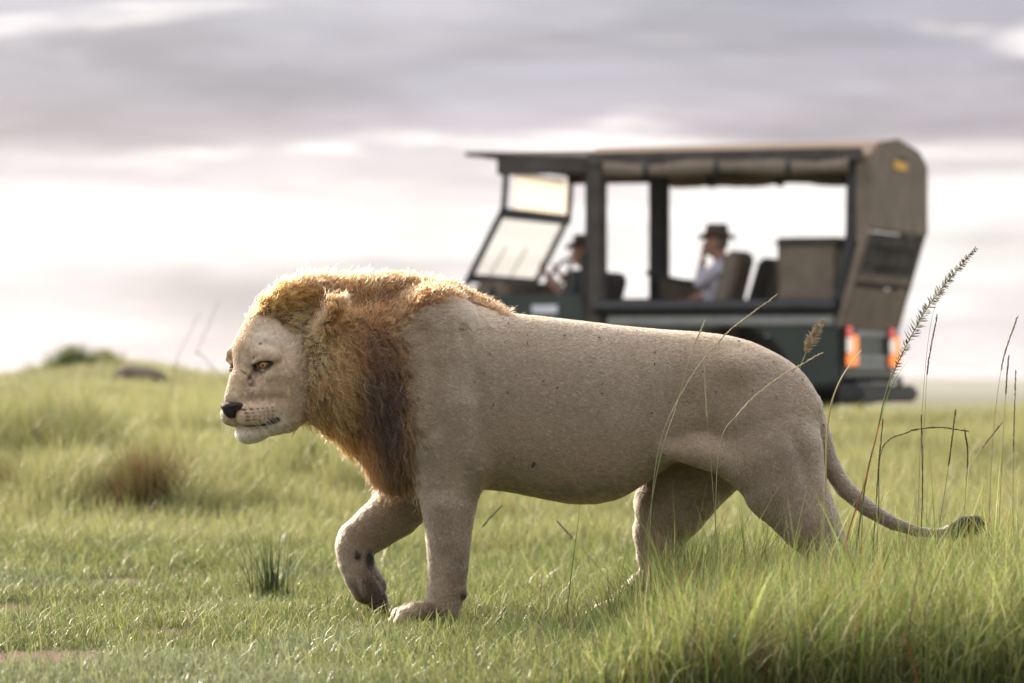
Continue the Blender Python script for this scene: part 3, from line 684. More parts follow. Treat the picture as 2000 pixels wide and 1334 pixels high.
def tufts():
    rg = np.random.default_rng(5); hm = mat_hair('tuft_hair', .35, .5)
    n, K = 4200, 6; t = np.linspace(0, 1, K)[None, :, None]
    s = rg.random(n); base = np.stack([L(1846 + 54 * v, 1041 - 20 * v, -.05) for v in s]) + rg.normal(0, .006, (n, 3))
    d = nrm(np.stack([np.full(n, 1.0), rg.normal(0, .35, n), .25 + rg.normal(0, .38, n)], 1)); ln = rg.uniform(.018, .045, n)[:, None, None]
    P = base[:, None] + d[:, None] * ln * t + np.array([0, 0, -.012]) * t ** 2
    C = np.tile([.0010, .0006, .0004], (n, 1)) * rg.uniform(.5, 2.4, (n, 1))
    curves_obj('tail_tuft', P, C * 5, np.full((n, K), .0011) * np.linspace(1, .3, K)[None], mat_vcol('tuft_black', 1.0, .0), lion)
    # ear fringe
    n, K = 1700, 7; t = np.linspace(0, 1, K)[None, :, None]
    b0, t0 = L(612, 655, -.215), L(657, 584, -.245); s = rg.random(n)[:, None] ** .7
    base = b0 + (t0 - b0) * s + rg.normal(0, .011, (n, 3)) * np.array([1, .5, 1]) * (1.25 - .8 * s)
    d = nrm(np.array([.55, -.25, .62]) + rg.normal(0, .20, (n, 3)) + np.array([.5, 0, -.25]) * s); ln = rg.uniform(.018, .050, n)[:, None, None] * (1.1 - .35 * s[..., None])
    P = base[:, None] + d[:, None] * ln * t + np.array([.014, 0, .004]) * t ** 2 + rg.normal(0, .0022, (n, 1, 3)) * np.sin(t * 5)
    C = np.tile([.36, .215, .10], (n, 1)) * rg.uniform(.4, 1.3, (n, 1))
    curves_obj('ear_fringe', P, np.clip(C, 0, .9), np.full((n, K), .0007) * np.linspace(1, .2, K)[None], hm, lion)
    # whiskers
    W = []
    for sd in (1, -1):
        for k, ww in enumerate((-.132, -.144, -.156, -.167)):
            for j in range(5):
                o = np.array([.112 - j * .018, (.066 + j * .0045) * sd, ww - .002 * j]); d = nrm(np.array([-.25 + .1 * rg.normal(), .85 * sd, -.42 + .12 * rg.normal()])); l = rg.uniform(.05, .10)
                tt = np.linspace(0, 1, 8)[:, None]; W.append(H0 + (o + d * l * tt + np.array([-.02, -.01 * sd, -.045]) * tt ** 2) @ HM)
    W = np.array(W); curves_obj('whiskers', W, np.full((len(W), 3), .85), np.full((len(W), 8), .0007) * np.linspace(1, .3, 8)[None], hm, lion)
body_coat(470000)
mane_coat(9500, 12)
mane_coat(7000, 1, 'loose_strands')
tufts()

def specks():                     # flies and flecks of dirt on the coat
    rg = np.random.default_rng(77); parts = []
    w = (LN[:, 1] < -.3) * (1 - LMANE) * (LV[:, 2] > .45) * (LV[:, 0] > L(820, 0)[0]) * 1.0; PXv, PYv = pix(LV); w = w * (.25 + 1.5 * (PYv < 800) * (PXv > 950))
    P, N, C, M = scatter(w, 60, rg)
    P = np.concatenate([P, P[:1]]); N = np.concatenate([N, N[:1]]); k = np.argmin((PXv - 1043) ** 2 + (PYv - 905) ** 2 + (LN[:, 1] > 0) * 1e6); P[-1] = LV[k]; N[-1] = LN[k]
    for i in range(len(P)):
        a = nrm(np.cross(N[i], rg.normal(0, 1, 3))) if i < len(P) - 1 else nrm(np.array([.4, 0, .9])); l = rg.uniform(.0025, .0055) if i < len(P) - 1 else .012
        c = P[i] + N[i] * .006; parts.append(tube(np.array([c - a * l, c - a * l * .5, c + a * l * .5, c + a * l]), np.array([.15, .55, .6, .15]) * max(l * .7, .0024), 6))
    V, F = merge(parts); o = obj('specks', np_mesh('specks', V, F), mat_plain('dirt_speck', (.02, .016, .013), .6), lion); tag(o, kind='stuff')

def claws():
    mc = mat_plain('claw_horn', (.05, .038, .03), .35, 0, .3, 60)
    for i, v in enumerate((-0.055, -0.02, 0.016, 0.05)):
        fl = (0, 10, 10, 2)[i]; e = (6, 0, 0, 4)[i]
        for pts in ([L(782 - fl, 1211, DN + v), L(773 - fl, 1214, DN + v), L(767 - fl, 1221, DN + v)], [L(747, 1183 - e, DF - .02 + v), L(753, 1187 - e, DF - .02 + v), L(755, 1195 - e, DF - .02 + v)]):
            V, F = tube(spline(pts, 6), [.0055, .005, .0042, .003, .002, .0006], 7); obj('claw', np_mesh('claw', V, F), mc, lion)
# ================================================================== terrain and grass
GN = VNoise(17)
def ground_z(x, y):
    x = np.asarray(x, float); y = np.asarray(y, float); a = x / np.maximum(y, 5.0)
    p = 1000 + a * FPX
    # a low rise behind the lion; higher and further off on one side
    right = .47 * smooth01(15.6, 29.0, y) - .34 * smooth01(29.3, 32.5, y)
    crest = np.interp(p, [-600, 0, 60, 150, 280, 420, 520, 760, 1000], [.70, .78, .84, .93, .92, .80, .76, .66, .60])
    left = .50 * smooth01(15.6, 28.0, y) + (crest - .50) * smooth01(27, 41, y) - (crest + .2) * smooth01(43, 60, y)
    w = smooth01(900, 560, p); z = right * (1 - w) + left * w
    z = z - 13.0 * smooth01(70, 600, y)
    far = np.stack([x, y * .3, 0 * x], -1).reshape(-1, 3); hill = (GN(far, .0011) + .5 * GN(far + 40, .0031)).reshape(x.shape); z = z + smooth01(7000, 10500, y) * (14.0 + 20.0 * hill)    # far hills
    P = np.stack([x, y, np.zeros_like(x)], -1).reshape(-1, 3)
    n = (GN(P, 1.1) - .5) * .05 + (GN(P + 3, 4.0) - .5) * .018
    n = n.reshape(x.shape) * smooth01(13.0, 18.0, np.hypot(x * 0 + y, 0) + np.abs(x + .2) * .6) * smooth01(90, 50, y)
    return z + n
def build_ground():
    ys = np.concatenate([np.arange(-20, 9, 2.0), np.arange(9, 50, .2), np.geomspace(50, 12000, 70)])
    u = np.linspace(-1, 1, 261); u = np.sign(u) * np.abs(u) ** 1.6
    W = np.maximum(16 + np.maximum(ys, 0) * .15, ys * .9)
    X = u[None] * W[:, None]; Y = np.repeat(ys[:, None], len(u), 1); Z = ground_z(X, Y)
    V = np.stack([X, Y, Z], -1).reshape(-1, 3); r, c = len(ys), len(u)
    i = np.arange(r - 1)[:, None] * c + np.arange(c - 1)[None]; i = i.ravel()
    me = np_mesh('ground', V, np.stack([i, i + 1, i + c + 1, i + c], 1))
    m, nt, out = mat_new('savanna_soil'); lk = nt.links.new
    b = nd(nt, 'ShaderNodeBsdfPrincipled'); b.inputs['Roughness'].default_value = .95; b.inputs['Specular IOR Level'].default_value = .1
    tc = nd(nt, 'ShaderNodeTexCoord')
    def noise(s, d=6, r_=.6):
        n = nd(nt, 'ShaderNodeTexNoise'); lk(tc.outputs['Object'], n.inputs[0]); n.inputs['Scale'].default_value = s; n.inputs['Detail'].default_value = d; n.inputs['Roughness'].default_value = r_; return n.outputs[0]
    def mix(f, a, c):
        n = nd(nt, 'ShaderNodeMix', data_type='RGBA')
        if hasattr(f, 'is_linked'): lk(f, n.inputs[0])
        else: n.inputs[0].default_value = f
        for k, s in ((6, a), (7, c)):
            if hasattr(s, 'is_linked'): lk(s, n.inputs[k])
            else: n.inputs[k].default_value = (*s, 1)
        return n.outputs[2]
    def ramp(s, lo, hi):
        n = nd(nt, 'ShaderNodeMapRange', interpolation_type='SMOOTHSTEP'); lk(s, n.inputs[0]); n.inputs[1].default_value = lo; n.inputs[2].default_value = hi; return n.outputs[0]
    green = mix(ramp(noise(1.3), .35, .65), (.075, .085, .030), (.135, .135, .050))
    soil = mix(ramp(noise(30.0), .35, .65), (.13, .085, .062), (.24, .165, .125))
    col = mix(ramp(noise(2.2, 5, .55), .56, .68), green, soil)
    at_ = nd(nt, 'ShaderNodeAttribute', attribute_name='Col'); col = mix(at_.outputs['Fac'], col, soil)
    lk(col, b.inputs['Base Color'])
    bp = nd(nt, 'ShaderNodeBump'); bp.inputs['Strength'].default_value = .8; bp.inputs['Distance'].default_value = .03; lk(noise(45.0, 8), bp.inputs['Height']); lk(bp.outputs[0], b.inputs['Normal'])
    lk(b.outputs[0], out.inputs[0])
    bare = bare_soil(V[:, 0], V[:, 1]); vcol(me, np.repeat(bare[:, None], 3, 1))
    o = obj('ground', me, m); tag(o, kind='structure'); return o
def bare_soil(x, y):
    P = np.stack([x, y, 0 * x], 1); p = 1000 + x / np.maximum(y, 1) * FPX; j = (GN(P, 3.0) - .5)
    d = np.zeros(len(x))
    for (cx, cy, rx, ry) in SOIL: d = np.maximum(d, 1 - smooth01(.6, 1.1, np.sqrt(((x - cx) / rx) ** 2 + ((y - cy) / ry) ** 2) + j * .7))
    d = np.maximum(d, (1 - smooth01(.5, 1.0, np.abs(y - 27.2 - j * 1.2) / .45)) * smooth01(900, 1100, p) * .9)     # wheel track on the rise
    d = np.maximum(d, (1 - smooth01(.5, 1.0, np.abs(y - 22.3 - j * 1.2) / .28)) * smooth01(1400, 1600, p) * .5)
    d = np.maximum(d, (1 - smooth01(.6, 1.0, np.abs(y - 40.5 - j) / 1.2)) * smooth01(130, 40, p))
    return d
def gpt(px_, py_):                # photo pixel -> point where its ray meets the flat foreground
    Y = CAMZ * FPX / (py_ - HORY); return (px_ - 1000) * Y / FPX, Y
SOIL = [(*gpt(60, 1290), .26, .60), (*gpt(340, 1240), .16, .30), (*gpt(10, 1195), .10, .4), (*gpt(450, 1115), .10, .35), (*gpt(240, 1150), .12, .3)]
build_ground()
def blade_mesh(name, root, h, w, az, lean, c0, c1, segs=2, rg=None, droop=1.0):
    """grass blades: root (n,3), height, width, lean direction/amount, colours at root and tip"""
    n = len(root); rg = rg or rng
    t = np.linspace(0, 1, segs + 1)[None, :]                       # along the blade
    ld = np.stack([np.cos(az), np.sin(az)], 1)
    wa = az + np.pi / 2 + rg.normal(0, .9, n); wd = np.stack([np.cos(wa), np.sin(wa)], 1)
    hz = h[:, None] * (t - .5 * droop * (lean[:, None] ** 2) * t ** 2.2)
    hx = h[:, None] * lean[:, None] * (.25 * t + .75 * t ** 2)
    ctr = np.stack([root[:, 0, None] + ld[:, 0, None] * hx, root[:, 1, None] + ld[:, 1, None] * hx, root[:, 2, None] + hz], -1)    # n,s+1,3
    prof = (1 - t ** 1.7) * (.75 + .5 * np.sin(np.minimum(t * 2.2, 1) * np.pi) * .5)
    half = (w[:, None] * .5 * prof)[:, :segs]
    off = np.concatenate([wd, np.zeros((n, 1))], 1)[:, None] * half[..., None]
    Lf, Rt = ctr[:, :segs] - off, ctr[:, :segs] + off
    k = 2 * segs + 1; V = np.empty((n, k, 3)); V[:, 0:2 * segs:2] = Lf; V[:, 1:2 * segs:2] = Rt; V[:, -1] = ctr[:, -1]
    tri = []
    for s in range(segs - 1): a = 2 * s; tri += [(a, a + 1, a + 3), (a, a + 3, a + 2)]
    a = 2 * (segs - 1); tri.append((a, a + 1, a + 2)); tri = np.array(tri)
    F = (np.arange(n)[:, None, None] * k + tri[None]).reshape(-1, 3)
    tt = np.concatenate([np.repeat(t[0, :segs], 2), [1.0]])[None, :, None]
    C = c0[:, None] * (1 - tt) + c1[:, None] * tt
    me = np_mesh(name, V.reshape(-1, 3), F); vcol(me, C.reshape(-1, 3)); return me
def mat_grass(name, transl=.45, rough=.40, spec=.42):
    return mat_vcol(name, rough, spec, transl)
MG = mat_grass('grass_blades'); MLONG = mat_grass('long_blades', .45, .5, .3)
def palette(n, rg, dry=.12, red=.015, tone=None):
    base = np.array([(.28, .305, .085), (.36, .365, .12), (.45, .42, .19), (.17, .215, .06)])
    C = base[rg.integers(0, 4, n)] * rg.uniform(.75, 1.25, (n, 1))
    k = rg.random(n); C = np.where((k < dry)[:, None], np.array([.40, .34, .18]) * rg.uniform(.7, 1.2, (n, 1)), C)
    C = np.where((k > 1 - red)[:, None], np.array([.36, .13, .05]) * rg.uniform(.7, 1.2, (n, 1)), C)
    if tone is not None: C = C * (1 - tone[1][:, None]) + np.array(tone[0]) * tone[1][:, None]
    return C
def wedge(n, ya, yb, pa, pb, rg, margin=140):
    """roots spread evenly over the ground seen between two distances and two photo columns"""
    y = np.sqrt(rg.random(n) * (yb ** 2 - ya ** 2) + ya ** 2); p = rg.uniform(pa - margin, pb + margin, n)
    return (p - 1000) * y / FPX, y, p
def on_ground(x, y): return np.stack([x, y, ground_z(x, y)], 1)
def lion_feet_clear(x, y): return np.ones(len(x), bool)
def build_grass():
    rg = np.random.default_rng(41)
    # ---- short turf round the lion
    n = 385000; x, y, p = wedge(n, 10.9, 19.5, 0, 2000, rg, 330)
    P = np.stack([x, y, 0 * x], 1); pat = GN(P, 2.3); fine = GN(P + 9, 9.0)
    keep = rg.random(n) > bare_soil(x, y) * .97 ; keep &= rg.random(n) < (.45 + .75 * pat + .3 * fine)
    x, y, p, pat, fine = x[keep], y[keep], p[keep], pat[keep], fine[keep]; n = len(x)
    h = (.016 + .05 * pat * rg.random(n) + .05 * rg.random(n) ** 4) * (1 + .5 * smooth01(15, 18, y)) * (1 + .5 * smooth01(800, 1150, p))
    dew = smooth01(.5, .75, GN(P[keep] + 21, 1.7)) * smooth01(900, 500, p)
    C = palette(n, rg, .15, .006, ((.40, .41, .28), dew * .55)) * np.array([.92, 1.0, .9]) * rg.choice([.5, .8, 1.0, 1.2], n)[:, None]
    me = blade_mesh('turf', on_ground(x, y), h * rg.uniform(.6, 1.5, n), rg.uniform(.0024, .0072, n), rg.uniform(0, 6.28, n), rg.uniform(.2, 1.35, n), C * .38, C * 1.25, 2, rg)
    tag(obj('turf', me, MG), 'short green turf under and around the lion', 'grass', kind='stuff')
    # ---- taller grass beside the hind legs
    n = 52000; x, y, p = wedge(n, 10.9, 15.4, 1190, 2140, rg, 120)
    P = np.stack([x, y, 0 * x], 1); pat = GN(P + 31, 2.6); fine = GN(P + 55, 7.0)
    dens = smooth01(1120, 1330, p + (pat - .5) * 160) * (.30 + .9 * pat) * (.5 + .8 * fine) * smooth01(15.4, 14.5, y)
    k = rg.random(n) < dens; x, y, p, pat, fine = x[k], y[k], p[k], pat[k], fine[k]; n = len(x)
    hmax = np.interp(p, [1120, 1200, 1300, 1450, 1600, 1800, 2000], [.09, .20, .33, .39, .43, .48, .52])
    h = hmax * (.35 + .6 * rg.random(n) ** .8) * (.65 + .55 * pat) * np.where(rg.random(n) < .04, 1.45, 1.0)
    C = palette(n, rg, .18, .05) * np.array([.95, 1.06, .9]) * rg.choice([.5, .75, 1.0, 1.3], n)[:, None]
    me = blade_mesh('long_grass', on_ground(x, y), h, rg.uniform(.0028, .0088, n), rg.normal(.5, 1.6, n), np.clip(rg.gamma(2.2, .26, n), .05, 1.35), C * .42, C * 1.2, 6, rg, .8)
    tag(obj('long_grass', me, MLONG), 'long green grass with dry blades around the hind legs of the lion', 'grass', kind='stuff')
    # ---- thin flowering stalks standing above it
    n = 150; x, y, p = wedge(n, 12.2, 15.6, 1560, 2000, rg, 30); C = np.where(rg.random(n)[:, None] < .5, np.array([.42, .36, .22]), np.array([.20, .22, .09])) * rg.uniform(.6, 1.2, (n, 1))
    me = blade_mesh('stalks', on_ground(x, y), rg.uniform(.28, .62, n) * (.6 + .5 * smooth01(1550, 1850, p)), rg.uniform(.0018, .0032, n), rg.normal(.4, 1.2, n), np.clip(rg.gamma(2.0, .2, n), .03, .9), C * .7, C * 1.2, 8, rg, .6)
    tag(obj('thin_stalks', me, MLONG), 'thin dry grass stalks standing above the long grass behind the tail', 'grass', kind='stuff')
    # ---- meadow on the rise behind
    n = 270000; x, y, p = wedge(n, 18.5, 33.0, 0, 2000, rg, 360)
    P = np.stack([x, y, 0 * x], 1); pat = GN(P + 77, .9); cl = GN(P + 13, 2.6); wl = smooth01(1150, 800, p)
    k = rg.random(n) < (.35 + .8 * cl) * (1 - .95 * bare_soil(x, y)); x, y, p, pat, cl, wl = x[k], y[k], p[k], pat[k], cl[k], wl[k]; n = len(x)
    tall = smooth01(.44, .70, cl) * smooth01(19.5, 20.8, y) * (1 - .75 * smooth01(25.0, 27.5, y)) * wl
    h = (.05 + .09 * rg.random(n) + .34 * tall * rg.random(n) ** .7 + .05 * (1 - wl)) * (1 + .25 * smooth01(26, 30, y))
    C = palette(n, rg, .16, .01, ((.42, .41, .18), np.clip(.35 + .5 * (pat - .5) + .3 * smooth01(24, 32, y), 0, .7))); C = C * np.where(pat < .38, .75, 1.0)[:, None]  # paler with distance, glare and haze put into the blade colour
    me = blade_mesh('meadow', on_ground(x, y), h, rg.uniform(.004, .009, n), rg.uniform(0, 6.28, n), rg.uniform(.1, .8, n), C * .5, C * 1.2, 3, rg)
    tag(obj('meadow', me, MG), 'pale green meadow grass on the rise behind the lion', 'grass', kind='stuff')
    # ---- far slope up to the crest
    n = 84000; x, y, p = wedge(n, 32.5, 47.0, 0, 2000, rg, 420)
    P = np.stack([x, y, 0 * x], 1); cl = GN(P + 101, .8); k = rg.random(n) < (.4 + .8 * cl) * (1 - .9 * bare_soil(x, y)); k &= ~((p > 870) & (p < 1760) & (y > 32) & (y < 38.5))
    x, y, p, cl = x[k], y[k], p[k], cl[k]; n = len(x); h = (.07 + .14 * rg.random(n) * cl + .10 * smooth01(.6, .8, cl) * rg.random(n)) * 1.1
    C = palette(n, rg, .2, .01, ((.42, .41, .23), np.full(n, .5)))  # pale tone carries the haze in the blade colour
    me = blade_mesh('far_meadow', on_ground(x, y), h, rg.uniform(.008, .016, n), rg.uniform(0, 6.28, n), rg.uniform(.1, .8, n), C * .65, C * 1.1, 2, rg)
    tag(obj('far_meadow', me, MG), 'hazy meadow grass along the skyline of the rise', 'grass', kind='stuff')
build_grass()
# ------------------------------------------------------------------ single tussocks and mounds
def tussock(name, pxy, Y, n, h, spread, cols, label, seed, group=None, lean=(.05, .7), w=(.003, .006)):
    rg = np.random.default_rng(seed); x, y = (pxy - 1000) * Y / FPX, Y
    loc = (x, y, float(ground_z(x, y)))
    r = np.abs(rg.normal(0, spread, n)); a = rg.uniform(0, 6.28, n); rx, ry = r * np.cos(a), r * np.sin(a)
    root = np.stack([x + rx, y + ry, ground_z(x + rx, y + ry) - .005], 1)
    C = np.array(cols)[rg.integers(0, len(cols), n)] * rg.uniform(.7, 1.25, (n, 1))
    az = a + rg.normal(0, .5, n); ln = rg.uniform(*lean, n) * (.4 + r / (spread * 2))
    me = blade_mesh(name, root, h * rg.uniform(.45, 1.1, n), rg.uniform(*w, n), az, np.clip(ln, .03, 1.1), C * .5, C * 1.1, 4, rg)
    me.transform(Matrix.Translation(-Vector(loc)))
    o = obj(name, me, MG); o.location = loc
    return tag(o, label, 'grass', group, 'thing')
GRN = [(.07, .11, .03), (.12, .17, .04), (.16, .20, .05)]; BRN = [(.22, .13, .06), (.30, .18, .08), (.14, .11, .05), (.16, .18, .06)]; STR = [(.36, .33, .17), (.26, .27, .10), (.18, .22, .06)]
tussock('grass_tussock', 290, 20.6, 1500, .34, .12, BRN, 'brown tussock of withered grass in the pale meadow before the lion', 1, lean=(.1, .8))
tussock('grass_tussock', 250, 20.9, 800, .25, .09, [(.10, .12, .05), (.16, .18, .06)], 'dark green tussock pressed against the brown withered tussock', 2)
tussock('grass_tussock', 10, 21.5, 600, .18, .10, BRN, 'small brown tussock at the edge of the meadow far ahead of the lion', 3)
tussock('grass_tussock', 1560, 19.5, 600, .2, .09, STR, 'straw coloured tussock behind the root of the lion tail', 10)
tussock('grass_tussock', 600, 23.0, 1000, .26, .09, STR, 'pale straw tussock in the meadow below the chin of the lion', 4)
tussock('rush_clump', 530, 15.6, 120, .30, .05, [(.05, .075, .03), (.08, .11, .04)], 'small dark green rush clump in the turf before the lifted paw', 5, lean=(.05, .6), w=(.003, .0055))
tussock('grass_tussock', 140, 40.3, 700, .28, .14, [(.10, .14, .05), (.15, .18, .06)], 'dark bushy tussock on the skyline of the rise', 6, w=(.008, .016))
tussock('grass_tussock', 205, 41.0, 600, .22, .13, STR, 'pale tussock on the skyline beside the dark bushy tussock', 7, w=(.008, .016))
def mound():
    Y = 36.0; x = (270 - 1000) * Y / FPX; z = float(ground_z(x, Y)); f = Field(np.arange(-.45, .45, .018), np.arange(-.4, .4, .02), np.arange(-.1, .3, .018))
    rg = np.random.default_rng(9)
    f.ell((0, 0, -.02), (.24, .2, .12), .05); f.ell((.10, .05, -.02), (.15, .15, .07), .05); f.ell((-.1, -.05, 0), (.10, .12, .10), .04)
    for _ in range(40):
        a = rg.uniform(0, 6.28); q = rg.random() ** .5; f.ell((.2 * q * math.cos(a), .17 * q * math.sin(a), .09 * (1 - q)), rg.uniform(.02, .05, 3), .02)
    V, Q = f.mesh(1); o = obj('earth_mound', np_mesh('earth_mound', V, Q), mat_plain('mound_earth', (.10, .075, .055), .95, 0, .35, 12, .8, 40)); o.location = (x, Y, z + .05)
    tag(o, 'low dark earth mound on the grassy rise in front of the lion', 'mound')
mound()
# ------------------------------------------------------------------ flowering grass stems
MSTEM = mat_grass('grass_stems', .3, .55, .25)
def tube(pts, rad, seg=5):
    pts = np.asarray(pts, float); n = len(pts); T = nrm(np.gradient(pts, axis=0)); up = np.array([0, 1.0, 0.05]); A = nrm(np.cross(T, up)); B = np.cross(T, A)
    a = np.linspace(0, 2 * np.pi, seg, endpoint=False); ring = A[:, None] * np.cos(a)[None, :, None] + B[:, None] * np.sin(a)[None, :, None]
    V = (pts[:, None] + ring * np.asarray(rad)[:, None, None]).reshape(-1, 3)
    i = np.arange(n - 1)[:, None] * seg + np.arange(seg)[None]; j = np.arange(n - 1)[:, None] * seg + (np.arange(seg)[None] + 1) % seg
    return V, np.stack([i, j, j + seg, i + seg], -1).reshape(-1, 4)
def spline(P, n):                 # Catmull-Rom through 3-D points
    P = np.asarray(P, float); P = np.concatenate([[2 * P[0] - P[1]], P, [2 * P[-1] - P[-2]]]); out = []
    seg = len(P) - 3; ts = np.linspace(0, seg, n)
    for t in ts:
        i = min(int(t), seg - 1); f = t - i; a, b, c, d = P[i:i + 4]
        out.append(.5 * ((2 * b) + (-a + c) * f + (2 * a - 5 * b + 4 * c - d) * f * f + (-a + 3 * b - 3 * c + d) * f ** 3))
    return np.array(out)
def merge(parts):
    V, F, o = [], [], 0
    for v, f in parts: V.append(v); F.append(f + o); o += len(v)
    return np.concatenate(V), np.concatenate(F)
def stem(pix_pts, Y, style, head_from, label, seed, col=(.30, .29, .15), hcol=(.42, .35, .22), r=.0013, leaf=None):
    rg = np.random.default_rng(seed); Yb = Y
    P = [at(a, b, Y + rg.normal(0, .01) * i) for i, (a, b) in enumerate(pix_pts)]
    root = np.array(P[0]); root[2] = float(ground_z(root[0], root[1])) - .01
    if P[0][2] > root[2] + .03:
        d = P[0] - P[1]; d = d / max(abs(d[2]), 1e-3); root[:2] = P[0][:2] + d[:2] * (P[0][2] - root[2]) * .6; P = [root] + P
    C = spline(P, 40); loc = Vector(C[0])
    e = tag(empty('seeding_grass', loc, label, 'grass'), kind='thing')
    V, F = tube(C, np.linspace(r, r * .35, 40) * 1.35); me = np_mesh('stalk', V, F); vcol(me, np.tile(col, (len(V), 1)) * np.linspace(.8, 1.2, len(V))[:, None]); obj('stalk', me, MSTEM, e)
    if style:
        h0 = int(40 * head_from); HC = spline(C[h0:], 60); parts = []; tg = nrm(np.gradient(HC, axis=0))
        if style == 'brush':
            for i in range(60):
                for q in range(5):
                    a = rg.uniform(0, 6.28); side = nrm(np.cross(tg[i], [math.cos(a), math.sin(a), .3])); t = i / 59
                    ln = (.034 * (1 - .70 * t ** 1.5)) * rg.uniform(.6, 1.1) * min(1, .45 + 3 * t); d = nrm(side * 1.0 + tg[i] * .55); b = HC[i] + tg[i] * rg.uniform(-.003, .003)
                    parts.append(tube(np.array([b, b + d * ln * .5, b + d * ln]), [.0009, .0019, .0005], 3))
        else:
            for i in range(0, 60):
                for q in range(2):
                    a = rg.uniform(0, 6.28); side = nrm(np.cross(tg[i], [math.cos(a), math.sin(a), .3])); d = nrm(side * .30 + tg[i]); ln = rg.uniform(.006, .012); b = HC[i]
                    parts.append(tube(np.array([b, b + d * ln * .5, b + d * ln]), [.0007, .0018, .0004], 3))
        V, F = merge(parts); me = np_mesh('seed_head', V, F); vcol(me, np.tile(hcol, (len(V), 1)) * rg.uniform(.75, 1.25, (len(V), 1))); obj('seed_head', me, MSTEM, e)
    if leaf:
        lp = spline([at(a, b, Y) for a, b in leaf], 14); wv = .005 * np.sin(np.linspace(.35, np.pi, 14)); sd = np.array([.8, .1, .6]); V = np.concatenate([lp - sd * wv[:, None] * .5, lp + sd * wv[:, None] * .5]); i = np.arange(13)
        me = np_mesh('leaf', V, np.stack([i, i + 1, i + 15, i + 14], 1)); vcol(me, np.tile([.14, .19, .05], (len(V), 1))); obj('leaf', me, MSTEM, e)
    return e
dark = (.10, .12, .05); dh = (.16, .11, .07)
stem([(1688, 960), (1712, 850), (1738, 745), (1800, 620), (1852, 548), (1905, 487)], 13.7, 'brush', .50, 'tallest grass stem with a long bristly seed head arching over the lion tail', 31, (.13, .17, .06), (.30, .27, .17), .0022, [(1712, 850), (1735, 770), (1760, 722), (1788, 690)])
stem([(1545, 900), (1552, 760), (1578, 680), (1607, 624)], 14.75, 'brush', .72, 'grass stem whose pale bristly seed head shows just above the lion rump', 32, (.30, .28, .16), (.50, .40, .27), .0016)
stem([(1262, 1160), (1282, 900), (1330, 770), (1408, 662), (1516, 577)], 13.45, 'spike', .72, 'long pale stem crossing the lion flank and leaning over its back', 33, (.34, .33, .18), (.52, .45, .28), .0014)
stem([(1250, 1120), (1288, 900), (1322, 790), (1350, 690), (1376, 630)], 13.35, 'spike', .80, 'short pale stem in front of the lion flank with its tip just above the back', 34, (.28, .30, .14), (.48, .43, .26), .0014)
stem([(1396, 1130), (1404, 880), (1445, 805), (1510, 745), (1604, 690)], 13.4, 'spike', .55, 'pale arching stem across the lion thigh with its tip over the rump', 35, (.36, .33, .2), (.55, .45, .29), .0014)
stem([(1404, 1120), (1392, 950), (1380, 800), (1376, 716)], 13.3, 'spike', .72, 'thin upright stem standing before the lion thigh', 36, (.26, .28, .14), (.48, .42, .28), .0012)
stem([(1612, 950), (1618, 820), (1640, 745), (1682, 684)], 13.0, None, 0, 'broad pale blade rising in front of the truck tail lights', 37, (.45, .38, .22), r=.0032)
stem([(1793, 1010), (1800, 820), (1815, 650), (1838, 560)], 13.6, None, 0, 'thin bare stem rising beside the tallest bristly stem', 38, (.30, .24, .15), r=.0010)
stem([(1800, 1010), (1806, 830), (1812, 720), (1830, 618)], 13.65, 'spike', .72, 'thin stem with a dark narrow seed head beside the tallest bristly stem', 39, (.26, .22, .13), dh, .0010)
stem([(1930, 1060), (1940, 850), (1958, 710), (1986, 622)], 13.2, 'spike', .70, 'tall slender stem leaning outwards at the far end of the long grass', 40, (.30, .25, .15), (.34, .25, .16), .0011)
stem([(1950, 1060), (1958, 880), (1965, 760), (1970, 698)], 13.4, 'spike', .70, 'slender upright stem with brown head amid the long grass behind the tail tuft', 41, (.28, .24, .14), (.30, .20, .12), .0011)
stem([(1978, 1040), (1980, 860), (1984, 728)], 13.5, 'spike', .62, 'stiff stem with a thick brown head at the end of the long grass', 42, (.26, .22, .13), (.26, .18, .11), .0012)
stem([(1716, 1000), (1722, 880), (1770, 845), (1830, 835), (1888, 842)], 13.6, 'spike', .42, 'stem bent over in an arch with a dark drooping seed head', 43, dark, dh, .0014)
stem([(1652, 1060), (1690, 940), (1712, 850), (1724, 820)], 13.5, None, 0, 'reddish orange blade beside the lion tail', 44, (.45, .13, .05), r=.0022)
stem([(1705, 1080), (1715, 930), (1724, 822)], 13.4, 'spike', .55, 'dark upright stem with a narrow head behind the tail', 45, dark, (.12, .10, .06), .0016)
stem([(1798, 1080), (1802, 960), (1800, 815)], 13.3, 'spike', .62, 'dark straight stem with a thin head above the tail tip', 46, dark, (.14, .13, .07), .0014)
stem([(1830, 1060), (1850, 930), (1866, 805)], 13.7, 'spike', .70, 'stem with a stubby dark head leaning outwards above the tail tuft', 47, dark, dh, .0012)
stem([(1880, 1060), (1890, 900), (1885, 842)], 13.8, 'spike', .60, 'short dark stem with a nodding head above the tail tuft', 48, dark, dh, .0012)
stem([(1780, 1120), (1840, 1000), (1900, 900), (1955, 828)], 13.2, 'spike', .8, 'pale stem slanting outwards in front of the tail tuft', 49, (.40, .36, .22), (.45, .38, .25), .0013)
stem([(1108, 1190), (1120, 1090), (1128, 1030), (1133, 984)], 13.4, None, 0, 'single dark green stem standing under the belly of the lion', 50, (.10, .14, .05), r=.0015)
stem([(1225, 1190), (1170, 1110), (1122, 1055), (1090, 1020)], 13.5, 'spike', .75, 'thin stem leaning forward under the belly beside the far hind leg', 51, (.16, .18, .08), (.26, .22, .14), .0011)
